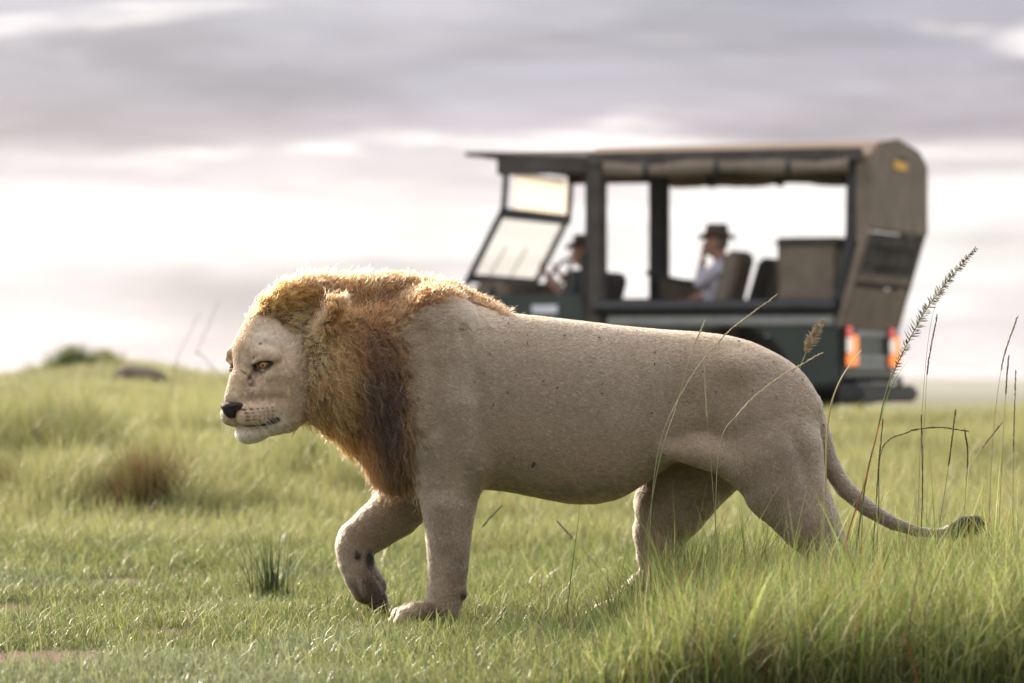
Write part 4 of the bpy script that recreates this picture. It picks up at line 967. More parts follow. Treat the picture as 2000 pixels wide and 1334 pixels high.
stem([(925, 1060), (950, 1020), (978, 990)], 14.4, 'spike', .5, 'short loose stem just behind the standing foreleg', 52, (.22, .22, .12), (.25, .22, .14), .0011)
stem([(400, 700), (385, 690), (405, 640), (427, 588)], 27.0, 'spike', .5, 'taller of two blurred pink stems on the rise before the lion face', 53, (.34, .26, .22), (.36, .26, .24), .0028)
stem([(345, 705), (350, 690), (375, 640), (390, 612)], 27.5, 'spike', .5, 'shorter of two blurred pink stems on the rise before the lion face', 54, (.34, .26, .22), (.36, .26, .24), .0028)
# ================================================================== the safari truck
TH = R(20); TYN = 34.0; TZ = 0.14
TEX = np.array([math.cos(TH), -math.sin(TH), 0]); TEY = np.array([math.sin(TH), math.cos(TH), 0])
TC = np.array([640 * TYN / FPX, TYN, TZ])                 # near rear corner on the ground
TB = np.array([-2.2, 0.85, 0.0])                           # truck base point in corner coordinates
def truck_w(p): return TC + TEX * p[0] + TEY * p[1] + np.array([0, 0, p[2]])
TLOC = truck_w(TB)
M_GREEN = mat_plain('truck_paint', (.030, .042, .036), .38, .0, .2, 3, 0, 60, .5)
M_DARK = mat_plain('truck_black', (.022, .023, .026), .55, .0, .3, 8)
M_FRAME = mat_plain('truck_frame', (.035, .036, .040), .5, .2, .25, 8)
M_CANVAS = mat_plain('truck_canvas', (.200, .165, .132), .95, 0, .18, 5, .5, 24, .1)
M_CANVAS_D = mat_plain('dark_canvas', (.085, .075, .068), .95, 0, .25, 6, .5, 24, .1)
M_ROOF = mat_plain('roof_canvas', (.20, .15, .115), .9, 0, .15, 4, .3, 20, .1)
M_SEAT = mat_plain('seat_cloth', (.180, .150, .118), .9, 0, .15, 8, .4, 30, .1)
M_SEAT_D = mat_plain('dark_seat', (.050, .048, .048), .8, 0, .2, 8)
M_RUBBER = mat_plain('tyre_rubber', (.020, .020, .021), .85, 0, .3, 10, .6, 40)
M_STEEL = mat_plain('rim_steel', (.30, .30, .29), .45, .6, .2, 10)
M_WHITE = mat_plain('white_sticker', (.62, .64, .70), .5, 0, .08, 10)
M_GREY = mat_plain('pale_trim', (.26, .27, .27), .5, .1, .15, 10)
M_YELLOW = mat_plain('yellow_patch', (.62, .36, .07), .7, 0, .2, 30)
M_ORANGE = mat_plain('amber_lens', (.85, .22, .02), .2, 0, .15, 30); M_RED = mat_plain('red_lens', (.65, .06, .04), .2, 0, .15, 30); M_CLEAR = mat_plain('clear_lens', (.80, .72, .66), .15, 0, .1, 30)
for m_, st in ((M_ORANGE, .55), (M_RED, .35), (M_CLEAR, .25)):          # emission added to brighten the lenses, not lit lamps
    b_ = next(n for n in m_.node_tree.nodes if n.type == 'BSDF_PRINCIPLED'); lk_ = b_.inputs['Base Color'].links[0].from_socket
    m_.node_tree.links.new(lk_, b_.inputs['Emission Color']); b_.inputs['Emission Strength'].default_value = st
M_MIRROR = mat_plain('mirror_face', (.75, .74, .72), .15, .8, .05, 10)
def mat_glass():
    m, nt, out = mat_new('dusty_glass'); lk = nt.links.new
    t = nd(nt, 'ShaderNodeBsdfTransparent'); t.inputs[0].default_value = (.95, .95, .93, 1); g = nd(nt, 'ShaderNodeBsdfGlossy'); g.inputs['Roughness'].default_value = .02
    d = nd(nt, 'ShaderNodeBsdfTranslucent'); d.inputs[0].default_value = (.62, .60, .56, 1)
    fr = nd(nt, 'ShaderNodeFresnel'); a = nd(nt, 'ShaderNodeMixShader'); a.inputs[0].default_value = .05; lk(t.outputs[0], a.inputs[1]); lk(g.outputs[0], a.inputs[2])
    b = nd(nt, 'ShaderNodeMixShader'); b.inputs[0].default_value = .08; lk(a.outputs[0], b.inputs[1]); lk(d.outputs[0], b.inputs[2]); lk(b.outputs[0], out.inputs[0]); return m
M_GLASS = mat_glass()
M_BLIND = mat_vcol('clear_blind', .6, .3, .9)
truck = empty('safari_truck', TLOC, 'dark green open sided safari truck with khaki canvas roof parked beyond the lion', 'truck', rz=-TH)
def tmesh(name, V, F, smooth=False):
    """mesh from corner coordinates (x to the rear, y to the far side, z up)"""
    if len({len(f) for f in F}) > 1:
        me = bpy.data.meshes.new(name); me.from_pydata((np.asarray(V, float) - TB).tolist(), [], [list(f) for f in F]); me.update(); return me
    return np_mesh(name, np.asarray(V, float) - TB, F, smooth)
def tpart(name, me, mat, parent=None, label=None):
    o = bpy.data.objects.new(name, me); COL.objects.link(o); me.materials.append(mat); o.parent = parent or truck
    if label: o['label'] = label
    return o
def soft(me, w=.012, seg=2):
    bm = bmesh.new(); bm.from_mesh(me); bmesh.ops.recalc_face_normals(bm, faces=bm.faces)
    bmesh.ops.bevel(bm, geom=[e for e in bm.edges if len(e.link_faces) == 2 and e.calc_face_angle(0) > .5], offset=w, segments=seg, affect='EDGES', clamp_overlap=True)
    bm.to_mesh(me); bm.free(); return me
def box_m(name, a, b, bev=.012):
    (x0, y0, z0), (x1, y1, z1) = a, b
    V = [(x, y, z) for z in (z0, z1) for y in (y0, y1) for x in (x0, x1)]
    return soft(tmesh(name, V, [(0, 2, 3, 1), (4, 5, 7, 6), (0, 1, 5, 4), (2, 6, 7, 3), (0, 4, 6, 2), (1, 3, 7, 5)]), bev)
def extr(name, poly, y0, y1, bev=.01):
    """polygon in (x, z), thickness along y"""
    bm = bmesh.new(); vs = [bm.verts.new(Vector((x, y0, z)) - Vector(TB)) for x, z in poly]; f = bm.faces.new(vs)
    r = bmesh.ops.extrude_face_region(bm, geom=[f]); bmesh.ops.translate(bm, vec=(0, y1 - y0, 0), verts=[v for v in r['geom'] if isinstance(v, bmesh.types.BMVert)])
    bmesh.ops.recalc_face_normals(bm, faces=bm.faces); me = bpy.data.meshes.new(name); bm.to_mesh(me); bm.free(); return soft(me, bev) if bev else me
def beam(name, pts, w, d, bev=.006):
    """straight bar between two points, w along x-ish, d along y"""
    a, b = np.array(pts[0], float), np.array(pts[1], float); t = nrm(b - a); s = nrm(np.cross(t, [0, 1, 0])) if abs(t[1]) < .9 else np.array([1.0, 0, 0]); q = np.cross(t, s)
    V = [p + s * i * w / 2 + q * j * d / 2 for p in (a, b) for i, j in ((-1, -1), (1, -1), (1, 1), (-1, 1))]
    return soft(tmesh(name, V, [(0, 1, 2, 3), (7, 6, 5, 4), (0, 4, 5, 1), (1, 5, 6, 2), (2, 6, 7, 3), (3, 7, 4, 0)]), bev)
def tubes(name, pts, r, n=24, seg=10):
    C = spline(pts, n); V, F = tube(C, np.full(n, r), seg); return tmesh(name, V, F, True)
def arch(cx, r, z0, n=12): return [(cx - r * math.cos(t), z0 + r * math.sin(t)) for t in np.linspace(0, math.pi, n)]
def build_truck():
    # ---- body
    RX, FX, WR = -.88, -3.72, .41
    low = [(-2.75, .62)] + [(RX - .56, .62)] + arch(RX, .50, .62)[1:-1] + [(RX + .50, .62), (-.01, .66), (0, 1.33), (-2.75, 1.33)]
    for y0, y1 in ((0, .05), (1.65, 1.70)):
        tpart('side_panel', extr('side_panel', low, y0, y1), M_GREEN)
        tpart('waist_rail', tubes('waist_rail', [(-2.05, y0 + (-.03 if y0 == 0 else .08), 1.27), (-1, y0 + (-.03 if y0 == 0 else .08), 1.27), (-.02, y0 + (-.03 if y0 == 0 else .08), 1.27)], .055), M_DARK)
        w = tpart('wing', extr('wing', [(-4.55, .72), (FX - .50, .68)] + arch(FX, .48, .68)[1:-1] + [(FX + .50, .62), (-2.99, .62), (-2.99, 1.38), (-3.25, 1.40), (-4.45, 1.22)], y0 + (0 if y0 else -.0), y1), M_GREEN)
    for y0 in (-.012, 1.692):
        d = tpart('door', extr('door', [(-2.97, .62), (-2.76, .62), (-2.22, .62), (-2.16, .72), (-2.16, 1.38), (-2.97, 1.38)], y0, y0 + .06), M_GREEN)
        tpart('handle', box_m('handle', (-2.36, y0 - .03 if y0 < 1 else y0 + .06, 1.14), (-2.22, y0 if y0 < 1 else y0 + .09, 1.17)), M_DARK, d)
        if y0 < 1: tpart('sticker', box_m('sticker', (-2.60, y0 - .006, 1.225), (-2.38, y0 + .002, 1.295), .002), M_WHITE, d, 'white sticker on the door')
    for z0, z1 in ((1.12, 1.20), (.93, 1.0), (.74, .80)):
        tpart('rub_rail', box_m('rub_rail', (-1.95, -.03, z0), (-1.45 if z0 < .95 else -.04, .0, z1)), M_GREY if z0 > 1.1 else M_GREEN)  # upper rail pale grey, sky reflection put into its colour
    tpart('floor_pan', box_m('floor_pan', (-2.9, .06, .60), (-.02, 1.64, .66)), M_DARK)
    tpart('bulkhead', box_m('bulkhead', (-3.0, .06, .70), (-2.96, 1.64, 1.45)), M_DARK)
    tpart('dashboard', box_m('dashboard', (-3.16, .10, 1.30), (-2.86, 1.60, 1.50), .04), M_SEAT)
    tpart('bonnet', soft(tmesh('bonnet', [(-3.22, .10, 1.44), (-3.22, 1.60, 1.44), (-4.50, .16, 1.26), (-4.50, 1.54, 1.26), (-3.22, .10, 1.32), (-3.22, 1.60, 1.32), (-4.50, .16, 1.16), (-4.50, 1.54, 1.16)],
          [(0, 1, 3, 2), (4, 6, 7, 5), (0, 4, 5, 1), (2, 3, 7, 6), (0, 2, 6, 4), (1, 5, 7, 3)]), .03, 3), M_GREEN)
    tpart('grille', box_m('grille', (-4.58, .22, .78), (-4.50, 1.48, 1.15)), M_DARK)
    for y in (.34, 1.36):
        h = tpart('headlight', tmesh('headlight', *ring_disc((-4.60, y, .98), .11, .05)), M_CLEAR)
    tpart('front_bumper', box_m('front_bumper', (-4.80, -.02, .56), (-4.62, 1.72, .76), .03), M_DARK)
    # ---- tail
    g = tpart('tailgate', box_m('tailgate', (-.03, .06, .70), (.012, 1.64, 1.10)), M_GREEN)
    for z in (1.06, .86, .80): tpart('pale_bar', box_m('pale_bar', (.012, .36, z - .022), (.030, 1.34, z + .022), .004), M_GREY, g)
    for y0 in (.03, 1.35):
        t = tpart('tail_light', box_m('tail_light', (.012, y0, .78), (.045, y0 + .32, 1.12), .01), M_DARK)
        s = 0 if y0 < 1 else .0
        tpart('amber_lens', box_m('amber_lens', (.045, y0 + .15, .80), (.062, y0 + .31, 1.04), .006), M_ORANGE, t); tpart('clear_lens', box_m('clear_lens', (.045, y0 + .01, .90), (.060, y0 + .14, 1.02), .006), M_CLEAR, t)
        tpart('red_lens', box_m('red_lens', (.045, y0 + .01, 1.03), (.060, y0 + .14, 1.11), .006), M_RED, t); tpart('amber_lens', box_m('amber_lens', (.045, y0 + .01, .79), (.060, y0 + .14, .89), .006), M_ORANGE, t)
    b = tpart('rear_bumper', box_m('rear_bumper', (-.02, -.02, .50), (.20, 1.72, .64), .03), M_DARK)
    tpart('tow_ball', tmesh('tow_ball', *ring_disc((.24, .95, .67), .055, .05)), M_STEEL, b)
    tpart('step_plate', box_m('step_plate', (.05, .30, .64), (.19, .80, .665), .006), M_STEEL, b)
    for y in (.10, 1.5): tpart('mud_flap', box_m('mud_flap', (-.30, y, .30), (-.27, y + .22, .64), .006), M_RUBBER)
    tpart('under_frame', box_m('under_frame', (-4.4, .45, .48), (-.05, 1.25, .60)), M_DARK)
    for x in (RX, FX): tpart('axle', tubes('axle', [(x, .1, .40), (x, .85, .40), (x, 1.6, .40)], .06), M_DARK)
    for x in (RX, FX):
        for y in (.13, 1.57):
            w = tpart('wheel', tmesh('wheel', *lathe_y((x, y, WR), [(.11, .07), (.11, -.07)])), M_STEEL)
            tpart('tyre', tmesh('tyre', *lathe_y((x, y, WR), [(.22, -.12), (.33, -.135), (.39, -.12), (.41, -.07), (.41, .07), (.39, .12), (.33, .135), (.22, .12), (.22, -.12)]), True), M_RUBBER, w)
            tpart('rim', tmesh('rim', *lathe_y((x, y, WR), [(.0, -.05), (.07, -.07), (.15, -.04), (.19, -.09), (.225, -.11), (.225, .11), (.0, .09)])), M_STEEL, w)
    for WX in (RX, FX):
        for y0, y1 in ((.06, .36), (1.34, 1.64)):
            tpart('wheel_well', extr('wheel_well', arch(WX, .57, .62) + arch(WX, .53, .62)[::-1], y0, y1, 0), M_DARK); tpart('wheel_well_side', extr('wheel_well_side', arch(WX, .56, .50), (y1 if y0 < 1 else y0 - .02), (y1 + .02 if y0 < 1 else y0), 0), M_DARK)
    tpart('engine_block', box_m('engine_block', (-4.40, .42, .62), (-3.05, 1.28, 1.14), .03), M_DARK)
    # ---- windscreen, raked lower pane and rolled upper blind
    for y in (.04, 1.66):
        tpart('windscreen_pillar', beam('windscreen_pillar', [(-3.20, y, 1.46), (-2.88, y, 2.06)], .045, .05), M_FRAME)
        tpart('front_post', beam('front_post', [(-2.87, y, 2.02), (-2.84, y, 2.44)], .040, .05), M_FRAME)
    for z, x in ((1.52, -3.17), (2.055, -2.885)): tpart('windscreen_bar', beam('windscreen_bar', [(x, .05, z), (x, 1.65, z)], .05, .07 if z < 2 else .085), M_FRAME)
    tpart('windscreen', tmesh('windscreen', [(-3.165, .07, 1.54), (-3.165, 1.63, 1.54), (-2.90, 1.63, 2.03), (-2.90, .07, 2.03), (-3.160, .07, 1.54), (-3.160, 1.63, 1.54), (-2.895, 1.63, 2.03), (-2.895, .07, 2.03)],
        [(0, 1, 2, 3), (7, 6, 5, 4), (0, 4, 5, 1), (1, 5, 6, 2), (2, 6, 7, 3), (3, 7, 4, 0)]), M_GLASS)
    for y in (.55, 1.05): tpart('wiper', beam('wiper', [(-3.18, y, 1.55), (-3.05, y + .05, 1.80)], .012, .012, .002), M_DARK)
    me = box_m('front_blind', (-2.872, .30, 2.09), (-2.864, 1.60, 2.40), .003); vcol(me, np.tile([.90, .86, .80], (len(me.vertices), 1))); tpart('front_blind', me, M_BLIND, label='pale translucent blind above the windscreen')
    tpart('mirror', tmesh('mirror', *ring_disc((-2.90, 1.72, 2.06), .055, .03)), M_MIRROR)
    # ---- pillars
    for y in (.02, 1.68):
        tpart('middle_pillar', box_m('middle_pillar', (-2.145, y - .05, 1.05), (-1.97, y + .05, 2.46), .03), M_CANVAS_D if y < 1 else M_FRAME)
        tpart('rear_post', soft(tmesh('rear_post', [(a, y + s * .035, z) for s in (-1, 1) for a, z in ((-.06, 1.30), (.02, 1.30), (.13, 1.80), (.16, 2.42), (.06, 2.42), (.05, 1.85))],
              [(0, 1, 2, 5), (5, 2, 3, 4), (6, 11, 8, 7), (11, 10, 9, 8), (0, 6, 7, 1), (1, 7, 8, 2), (2, 8, 9, 3), (3, 9, 10, 4), (4, 10, 11, 5), (5, 11, 6, 0)]), .008), M_FRAME)
    tpart('door_strap', box_m('door_strap', (-2.17, -.06, 1.36), (-2.12, -.035, 1.72), .008), M_DARK)
    for x in (-2.84, -2.05, -1.3, -.6, .12): tpart('roof_bow', beam('roof_bow', [(x, .04, 2.44), (x, 1.66, 2.44)], .04, .04), M_FRAME)
    # ---- roof canvas: low gable, front visor
    def roof(x0, x1, e0, e1, r0, r1, t):
        V = []
        for x, e, r in ((x0, e0, r0), (x1, e1, r1)):
            for dz in (0, -t): V += [(x, -.04, e + dz), (x, .20, e + (r - e) * .62 + dz), (x, .85, r + dz), (x, 1.50, e + (r - e) * .62 + dz), (x, 1.74, e + dz)]
        F = []
        for k in range(4): F += [(k, k + 1, 11 + k, 10 + k), (5 + k, 15 + k, 16 + k, 6 + k), (k, 5 + k, 6 + k, k + 1), (10 + k, 11 + k, 16 + k, 15 + k)]
        F += [(0, 10, 15, 5), (4, 9, 19, 14)]
        return soft(tmesh('roof', V, F), .008)
    tpart('roof_canvas', roof(-2.12, .27, 2.52, 2.47, 2.62, 2.635, .05), M_ROOF)
    tpart('roof_edge', box_m('roof_edge', (-2.12, -.055, 2.42), (.20, -.01, 2.53), .015), M_CANVAS_D); tpart('roof_edge', box_m('roof_edge', (-2.12, 1.71, 2.42), (.20, 1.755, 2.53), .015), M_CANVAS_D)
    tpart('visor', roof(-3.18, -2.122, 2.555, 2.50, 2.565, 2.60, .035), M_CANVAS_D)
    tpart('front_valance', extr('front_valance', [(-2.90, 2.36), (-2.12, 2.36), (-2.12, 2.49), (-2.90, 2.51)], -.035, -.005, .012), M_CANVAS_D); tpart('front_valance', extr('front_valance', [(-2.90, 2.36), (-2.12, 2.36), (-2.12, 2.49), (-2.90, 2.51)], 1.70, 1.73, .012), M_CANVAS_D)
    rg = np.random.default_rng(3)
    for y in (-.03, 1.72):                                              # rolled side curtains under the roof edge
        n = 60; xs = np.linspace(-1.96, .10, n); C = np.stack([xs, np.full(n, y), 2.385 + .008 * np.sin(xs * 5)], 1); r = .062 + .010 * np.sin(xs * 9.0) + rg.normal(0, .002, n)
        V, F = tube(C, r, 12); c = tpart('rolled_curtain', tmesh('rolled_curtain', V, F, True), M_CANVAS)
        for x in (-1.6, -1.0, -.4): tpart('strap', tmesh('strap', *tube(np.array([(x - .02, y, 2.385), (x, y, 2.385), (x + .02, y, 2.385)]), [.074] * 3, 12)), M_DARK, c)
    tpart('headlining', box_m('headlining', (-2.85, .05, 2.30), (.10, 1.66, 2.40), .01), M_DARK) if False else None
    # ---- canvas at the back: upright panel, then sloping in to the tailgate
    def slab(name, a, b, y0, y1, t, mat, parent=None, bow=0.0):
        a, b = np.array(a, float), np.array(b, float); d = nrm(b - a); nv = np.array([-d[1], d[0]]); nv = nv if nv[0] > 0 else -nv
        V, F, n = [], [], 8
        for i in range(n + 1):
            y = y0 + (y1 - y0) * i / n; k = bow * math.sin(math.pi * i / n)
            for p, s in ((a, 0), (b, 0), (b, 1), (a, 1)): q = p - nv * t * (1 - s) + nv * k; V.append((q[0], y, q[1]))
        for i in range(n):
            for k in range(4): F.append((4 * i + k, 4 * i + (k + 1) % 4, 4 * i + 4 + (k + 1) % 4, 4 * i + 4 + k))
        F += [(3, 2, 1, 0), (4 * n, 4 * n + 1, 4 * n + 2, 4 * n + 3)]
        me = tmesh(name, V, F); bm = bmesh.new(); bm.from_mesh(me); bmesh.ops.recalc_face_normals(bm, faces=bm.faces); bm.to_mesh(me); bm.free()
        return tpart(name, me, mat, parent)
    up = tpart('rear_panel', soft(tmesh('rear_panel', [(x, y, z) for x in (.22, .275) for y, z in ((-.05, 1.87), (-.05, 2.47), (.20, 2.58), (.85, 2.645), (1.50, 2.58), (1.75, 2.47), (1.75, 1.87))],
         [tuple(range(7)), tuple(range(13, 6, -1))] + [(k, 7 + k, 7 + (k + 1) % 7, (k + 1) % 7) for k in range(7)]), .02, 3), M_CANVAS)
    tpart('badge', box_m('badge', (.275, .62, 2.385), (.285, 1.02, 2.46), .003), M_YELLOW, up, 'yellow badge high on the rear canvas'); tpart('badge_stripe', box_m('badge_stripe', (.276, .80, 2.462), (.286, 1.06, 2.50), .003), M_DARK, up)
    rear_line = lambda z: (.02 + (z - 1.10) * (.235 / .77), z)
    slope = slab('rear_flap', rear_line(1.10), rear_line(1.42), -.03, 1.73, .03, M_CANVAS, None, .02)
    slab('mesh_window', rear_line(1.43), rear_line(1.86), .06, 1.64, .012, M_CANVAS_D)
    for z in (1.50, 1.64, 1.79): slab('strap_roll', rear_line(z - .03), rear_line(z + .03), .05, 1.65, .05, M_CANVAS if z < 1.6 else M_CANVAS_D, None, .03)
    for y in (-.04, 1.69):
        tpart('rear_corner', soft(tmesh('rear_corner', [(a, y + s, z) for s in (0, .05) for a, z in ((-.03, 1.10), (.03, 1.10), (.26, 1.88), (.18, 1.88))], [(0, 1, 2, 3), (7, 6, 5, 4), (0, 4, 5, 1), (1, 5, 6, 2), (2, 6, 7, 3), (3, 7, 4, 0)]), .01), M_CANVAS)
        tpart('side_flap', soft(tmesh('side_flap', [(a, y + .02 + s, z) for s in (0, .012) for a, z in ((.14, 1.80), (.22, 1.86), (.24, 2.45), (.14, 2.45))], [(0, 1, 2, 3), (7, 6, 5, 4), (0, 4, 5, 1), (1, 5, 6, 2), (2, 6, 7, 3), (3, 7, 4, 0)]), .003), M_CANVAS)
    # ---- seats
    def seat(x, y, z, w, hgt, mat, rake=.16, name='seat', depth=.46, thick=.14):
        s = tpart(name, box_m(name, (x - depth, y - w / 2, z - .30), (x - .02, y + w / 2, z - .14), .03), M_DARK)
        tpart('cushion', box_m('cushion', (x - depth - .02, y - w / 2, z - .14), (x, y + w / 2, z), .05), mat, s)
        V = [(x + a, y + q * w / 2 * (1 if b < hgt * .9 else .88), z - .05 + b) for q in (-1, 1) for a, b in ((-thick, 0), (0, 0), (rake, hgt * .92), (rake - .02, hgt), (rake - thick + .02, hgt))]
        tpart('backrest', soft(tmesh('backrest', V, [(0, 1, 2, 3, 4), (9, 8, 7, 6, 5), (0, 5, 6, 1), (1, 6, 7, 2), (2, 7, 8, 3), (3, 8, 9, 4), (4, 9, 5, 0)]), .04, 3), mat, s)
    seat(-2.42, .45, 1.02, .50, .62, M_SEAT_D); seat(-2.42, 1.25, 1.02, .50, .62, M_SEAT_D)
    seat(-1.06, .45, 1.14, .50, .64, M_SEAT); seat(-1.00, 1.20, 1.14, .55, .60, M_SEAT_D)
    tpart('rear_seat', box_m('rear_seat', (-.56, .12, 1.00), (-.04, 1.58, 1.80), .04), M_SEAT); tpart('seat_cap', box_m('seat_cap', (-.58, .10, 1.745), (-.02, 1.60, 1.825), .03), M_CANVAS_D)
    tpart('side_cushion', extr('side_cushion', [(-1.94, 1.34), (-1.30, 1.34), (-1.30, 1.46), (-1.94, 1.56)], 1.30, 1.62, .03), M_SEAT)
    tpart('grab_rail', tubes('grab_rail', [(-1.95, 1.0, 1.58), (-1.6, 1.0, 1.50), (-1.2, 1.0, 1.50)], .022), M_DARK)
    V, F = torus_m((-2.83, 1.25, 1.55), .19, .016); tpart('steering_wheel', tmesh('steering_wheel', V, F, True), M_DARK)
def ring_disc(c, r, t, n=20):     # flat round plate facing along x, domed
    V, F = lathe_x(c, [(0, t * .5), (r * .7, t * .45), (r, t * .1), (r, -t * .5), (0, -t * .5)], n); return V, F
def lathe_x(c, prof, n=24):
    a = np.linspace(0, 2 * np.pi, n, endpoint=False); V = np.array([(c[0] + x, c[1] + r * math.cos(t), c[2] + r * math.sin(t)) for r, x in prof for t in a]); m = len(prof)
    i = np.arange(m - 1)[:, None] * n + np.arange(n)[None]; j = np.arange(m - 1)[:, None] * n + (np.arange(n)[None] + 1) % n
    return V, np.stack([i, j, j + n, i + n], -1).reshape(-1, 4)
def lathe_y(c, prof, n=32):
    V, F = lathe_x((0, 0, 0), prof, n); return np.stack([c[0] + V[:, 1], c[1] + V[:, 0], c[2] + V[:, 2]], 1), F
def torus_m(c, R_, r, n=28, m=8):
    V = []; 
    for i in range(n):
        a = 2 * math.pi * i / n
        for j in range(m):
            b = 2 * math.pi * j / m; q = R_ + r * math.cos(b); p = np.array([r * math.sin(b), q * math.cos(a), q * math.sin(a)]); t = R(-35)
            V.append((c[0] + p[0] * math.cos(t) - p[2] * math.sin(t), c[1] + p[1], c[2] + p[0] * math.sin(t) + p[2] * math.cos(t)))
    F = [(i * m + j, ((i + 1) % n) * m + j, ((i + 1) % n) * m + (j + 1) % m, i * m + (j + 1) % m) for i in range(n) for j in range(m)]
    return np.array(V), np.array(F)
build_truck()
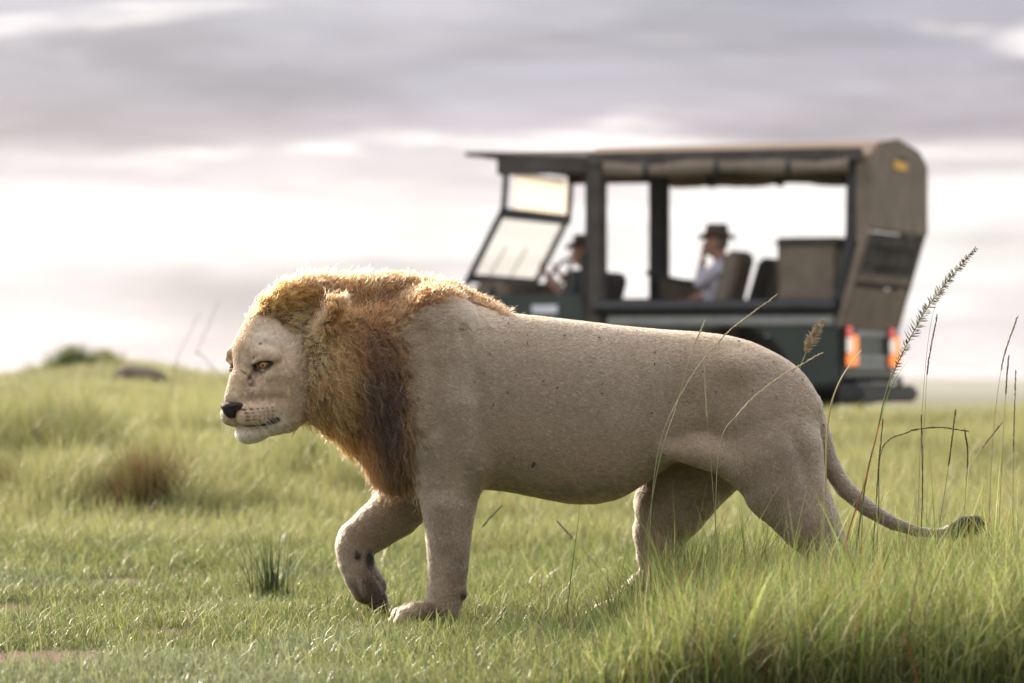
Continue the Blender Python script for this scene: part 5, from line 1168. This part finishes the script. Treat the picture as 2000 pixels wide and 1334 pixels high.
# ------------------------------------------------------------------ people in the truck
M_SKIN = mat_vcol('person_surface', .75, .25)
def person(label, hip, head, near_hand, far_hand, near_elbow, far_elbow, shirt, hatcol, near_curl, feet_z=.68):
    """seated figure in truck corner coordinates, facing the front (-x)"""
    hip = np.array(hip, float); head = np.array(head, float)
    f = Field(np.arange(hip[0] - .72, hip[0] + .28, .0085), np.arange(hip[1] - .36, hip[1] + .36, .0085), np.arange(feet_z - .06, head[2] + .17, .0085))
    neck = head + np.array([.045, 0, -.13]); chest = (hip * .38 + neck * .62) + np.array([.03, 0, -.04]); sh = neck + np.array([.03, 0, -.06])
    f.chain([(hip, .135), (hip + (chest - hip) * .5, .128), (chest, .135)], .04, 1.15); f.ell(chest + [0, 0, .02], (.125, .185, .15), .05)
    f.chain([(sh, .06), (neck, .055), (head + [.01, 0, -.06], .055)], .03)
    f.ell(head + [.012, 0, .02], (.098, .076, .105), .02); f.ell(head + [-.028, 0, -.045], (.062, .058, .065), .03)       # skull, jaw
    f.cap(head + [-.085, 0, .010], head + [-.108, 0, -.022], .010, .015, .014); f.cap(head + [-.075, -.02, -.065], head + [-.075, .02, -.065], .012, .012, .012)    # nose, lips
    for s in (-1, 1):
        f.ell(head + [.02, .077 * s, -.005], (.022, .010, .032), .008); f.ell(head + [-.083, .03 * s, .012], (.012, .017, .010), .008, op='sub')
        k = hip + np.array([-.44, .10 * s, .03]); a = k + np.array([-.02, .0, -(k[2] - feet_z) + .06])
        f.chain([(hip + [0, .09 * s, -.02], .095), (k, .062), (k + [0, 0, -.06], .058), (a, .042)], .03); f.cap(a + [.04, 0, -.025], a + [-.15, 0, -.03], .042, .034, .02)
        el = np.array(near_elbow if s < 0 else far_elbow, float); ha = np.array(near_hand if s < 0 else far_hand, float); shd = sh + np.array([0, .175 * s, -.03])
        f.chain([(shd, .066), (shd + (el - shd) * .5, .054), (el, .046)], .025); fd = nrm(ha - el); wr = ha - fd * .05
        f.chain([(el, .044), (el + (wr - el) * .4, .042), (wr, .028)], .01); up = nrm(np.cross(fd, [0, 1, 0])); sd = np.cross(up, fd)
        f.ell(ha - fd * .005, (.048, .042, .016), .012, np.array([fd, sd, up]))
        for q, o in enumerate((-.030, -.010, .010, .030)):
            b = ha + fd * .030 + sd * o; l = (.030, .034, .033, .027)[q]; c = near_curl if s < 0 else .8
            m_ = b + nrm(fd - up * c * .4) * l; t = m_ + nrm(fd * (1 - c * .6) - up * c) * l * .9; f.chain([(b, .0105), (m_, .0098), (t, .0085)], .004)
        th = ha - fd * .025 + sd * (-.035 if s > 0 else .035) * -1; f.chain([(th, .012), (th + fd * .03 + sd * .02 * (1 if s > 0 else -1), .011), (th + fd * .055 + sd * .018 * (1 if s > 0 else -1), .009)], .006)
    V, Q = f.mesh(2); C = np.tile(shirt, (len(V), 1)).astype(float)
    skin = np.array([.36, .20, .15]); hd = V[:, 2] > (neck[2] + .005); C[hd] = skin
    for h_ in (near_hand, far_hand): C[np.linalg.norm(V - np.array(h_), axis=1) < .11] = skin
    C[(V[:, 2] < hip[2] + .06)] = (.16, .135, .10); C[V[:, 2] < feet_z + .05] = (.05, .035, .025)
    D = V - head; hair = hd & (D[:, 0] > .015) & (D[:, 2] > -.05) & (np.abs(D[:, 1]) < .074); C[hair] = (.16, .13, .11); C[hd & (D[:, 2] > .05)] = (.14, .11, .09)
    for s in (-1, 1): C[np.linalg.norm(V - (head + [-.083, .03 * s, .012]), axis=1) < .012] = (.03, .02, .02)
    lipd = np.abs(D[:, 2] + .065) + np.maximum(0, D[:, 0] + .072) * 3; C[hd & (lipd < .012) & (np.abs(D[:, 1]) < .03)] = (.28, .11, .09)
    base = truck_w((hip[0], hip[1], feet_z - .06)); e = empty('person', base, label, 'person', rz=-TH); o = np.array([hip[0], hip[1], feet_z - .06])
    def put(name, V, F, mat, C=None):
        me = np_mesh(name, V - o, F); (vcol(me, C) if C is not None else None); ob = bpy.data.objects.new(name, me); COL.objects.link(ob); me.materials.append(mat); ob.parent = e
    put('body', V, Q, M_SKIN, C)
    n = 30; prof = [(.185, .035), (.178, .028), (.12, .030), (.112, .038), (.108, .10), (.092, .135), (.05, .125), (.0, .13)]; prof2 = prof + [(.0, .12), (.10, .05), (.115, .022), (.18, .020), (.185, .035)]
    A, F = lathe_x((0, 0, 0), prof2, n); hv = np.stack([A[:, 1] * .86, A[:, 2] * .78, A[:, 0]], 1); hv[:, 2] += .05 * (np.abs(hv[:, 1]) / .17) ** 2 * (hv[:, 2] < .05) - .02 * (hv[:, 0] / .18) ** 2 * (hv[:, 2] < .05)
    put('hat', head + np.array([.012, 0, .02]) + hv, F, mat_plain('hat_felt', hatcol, .9, 0, .15, 20))
    return e
person('person in a brown brimmed hat and grey shirt resting chin on hand in the truck', (-1.16, .45, 1.23), (-1.175, .45, 1.80), (-1.255, .385, 1.70), (-1.44, .60, 1.34), (-1.26, .28, 1.47), (-1.22, .70, 1.42), (.42, .40, .48), (.12, .085, .065), 1.0, .72)
person('person in a dark hat driving, hands on the steering wheel of the truck', (-2.52, 1.25, 1.14), (-2.60, 1.25, 1.76), (-2.88, 1.08, 1.60), (-2.88, 1.42, 1.60), (-2.64, .98, 1.36), (-2.64, 1.52, 1.36), (.34, .22, .17), (.07, .055, .045), 1.2, .72)
specks()
claws()
def haze():
    x0, x1, y0, y1, z0, z1 = -11500, 11500, -40, 12500, -16.0, 32.0
    V = [(x, y, z) for z in (z0, z1) for y in (y0, y1) for x in (x0, x1)]
    me = np_mesh('haze', V, [(0, 2, 3, 1), (4, 5, 7, 6), (0, 1, 5, 4), (2, 6, 7, 3), (0, 4, 6, 2), (1, 3, 7, 5)], False)
    m, nt, out = mat_new('morning_haze'); v = nd(nt, 'ShaderNodeVolumePrincipled'); v.inputs['Color'].default_value = (.90, .88, .93, 1); v.inputs['Density'].default_value = 5e-5; v.inputs['Anisotropy'].default_value = .2
    nt.links.new(v.outputs[0], out.inputs['Volume']); tag(obj('haze', me, m), kind='stuff')
haze()
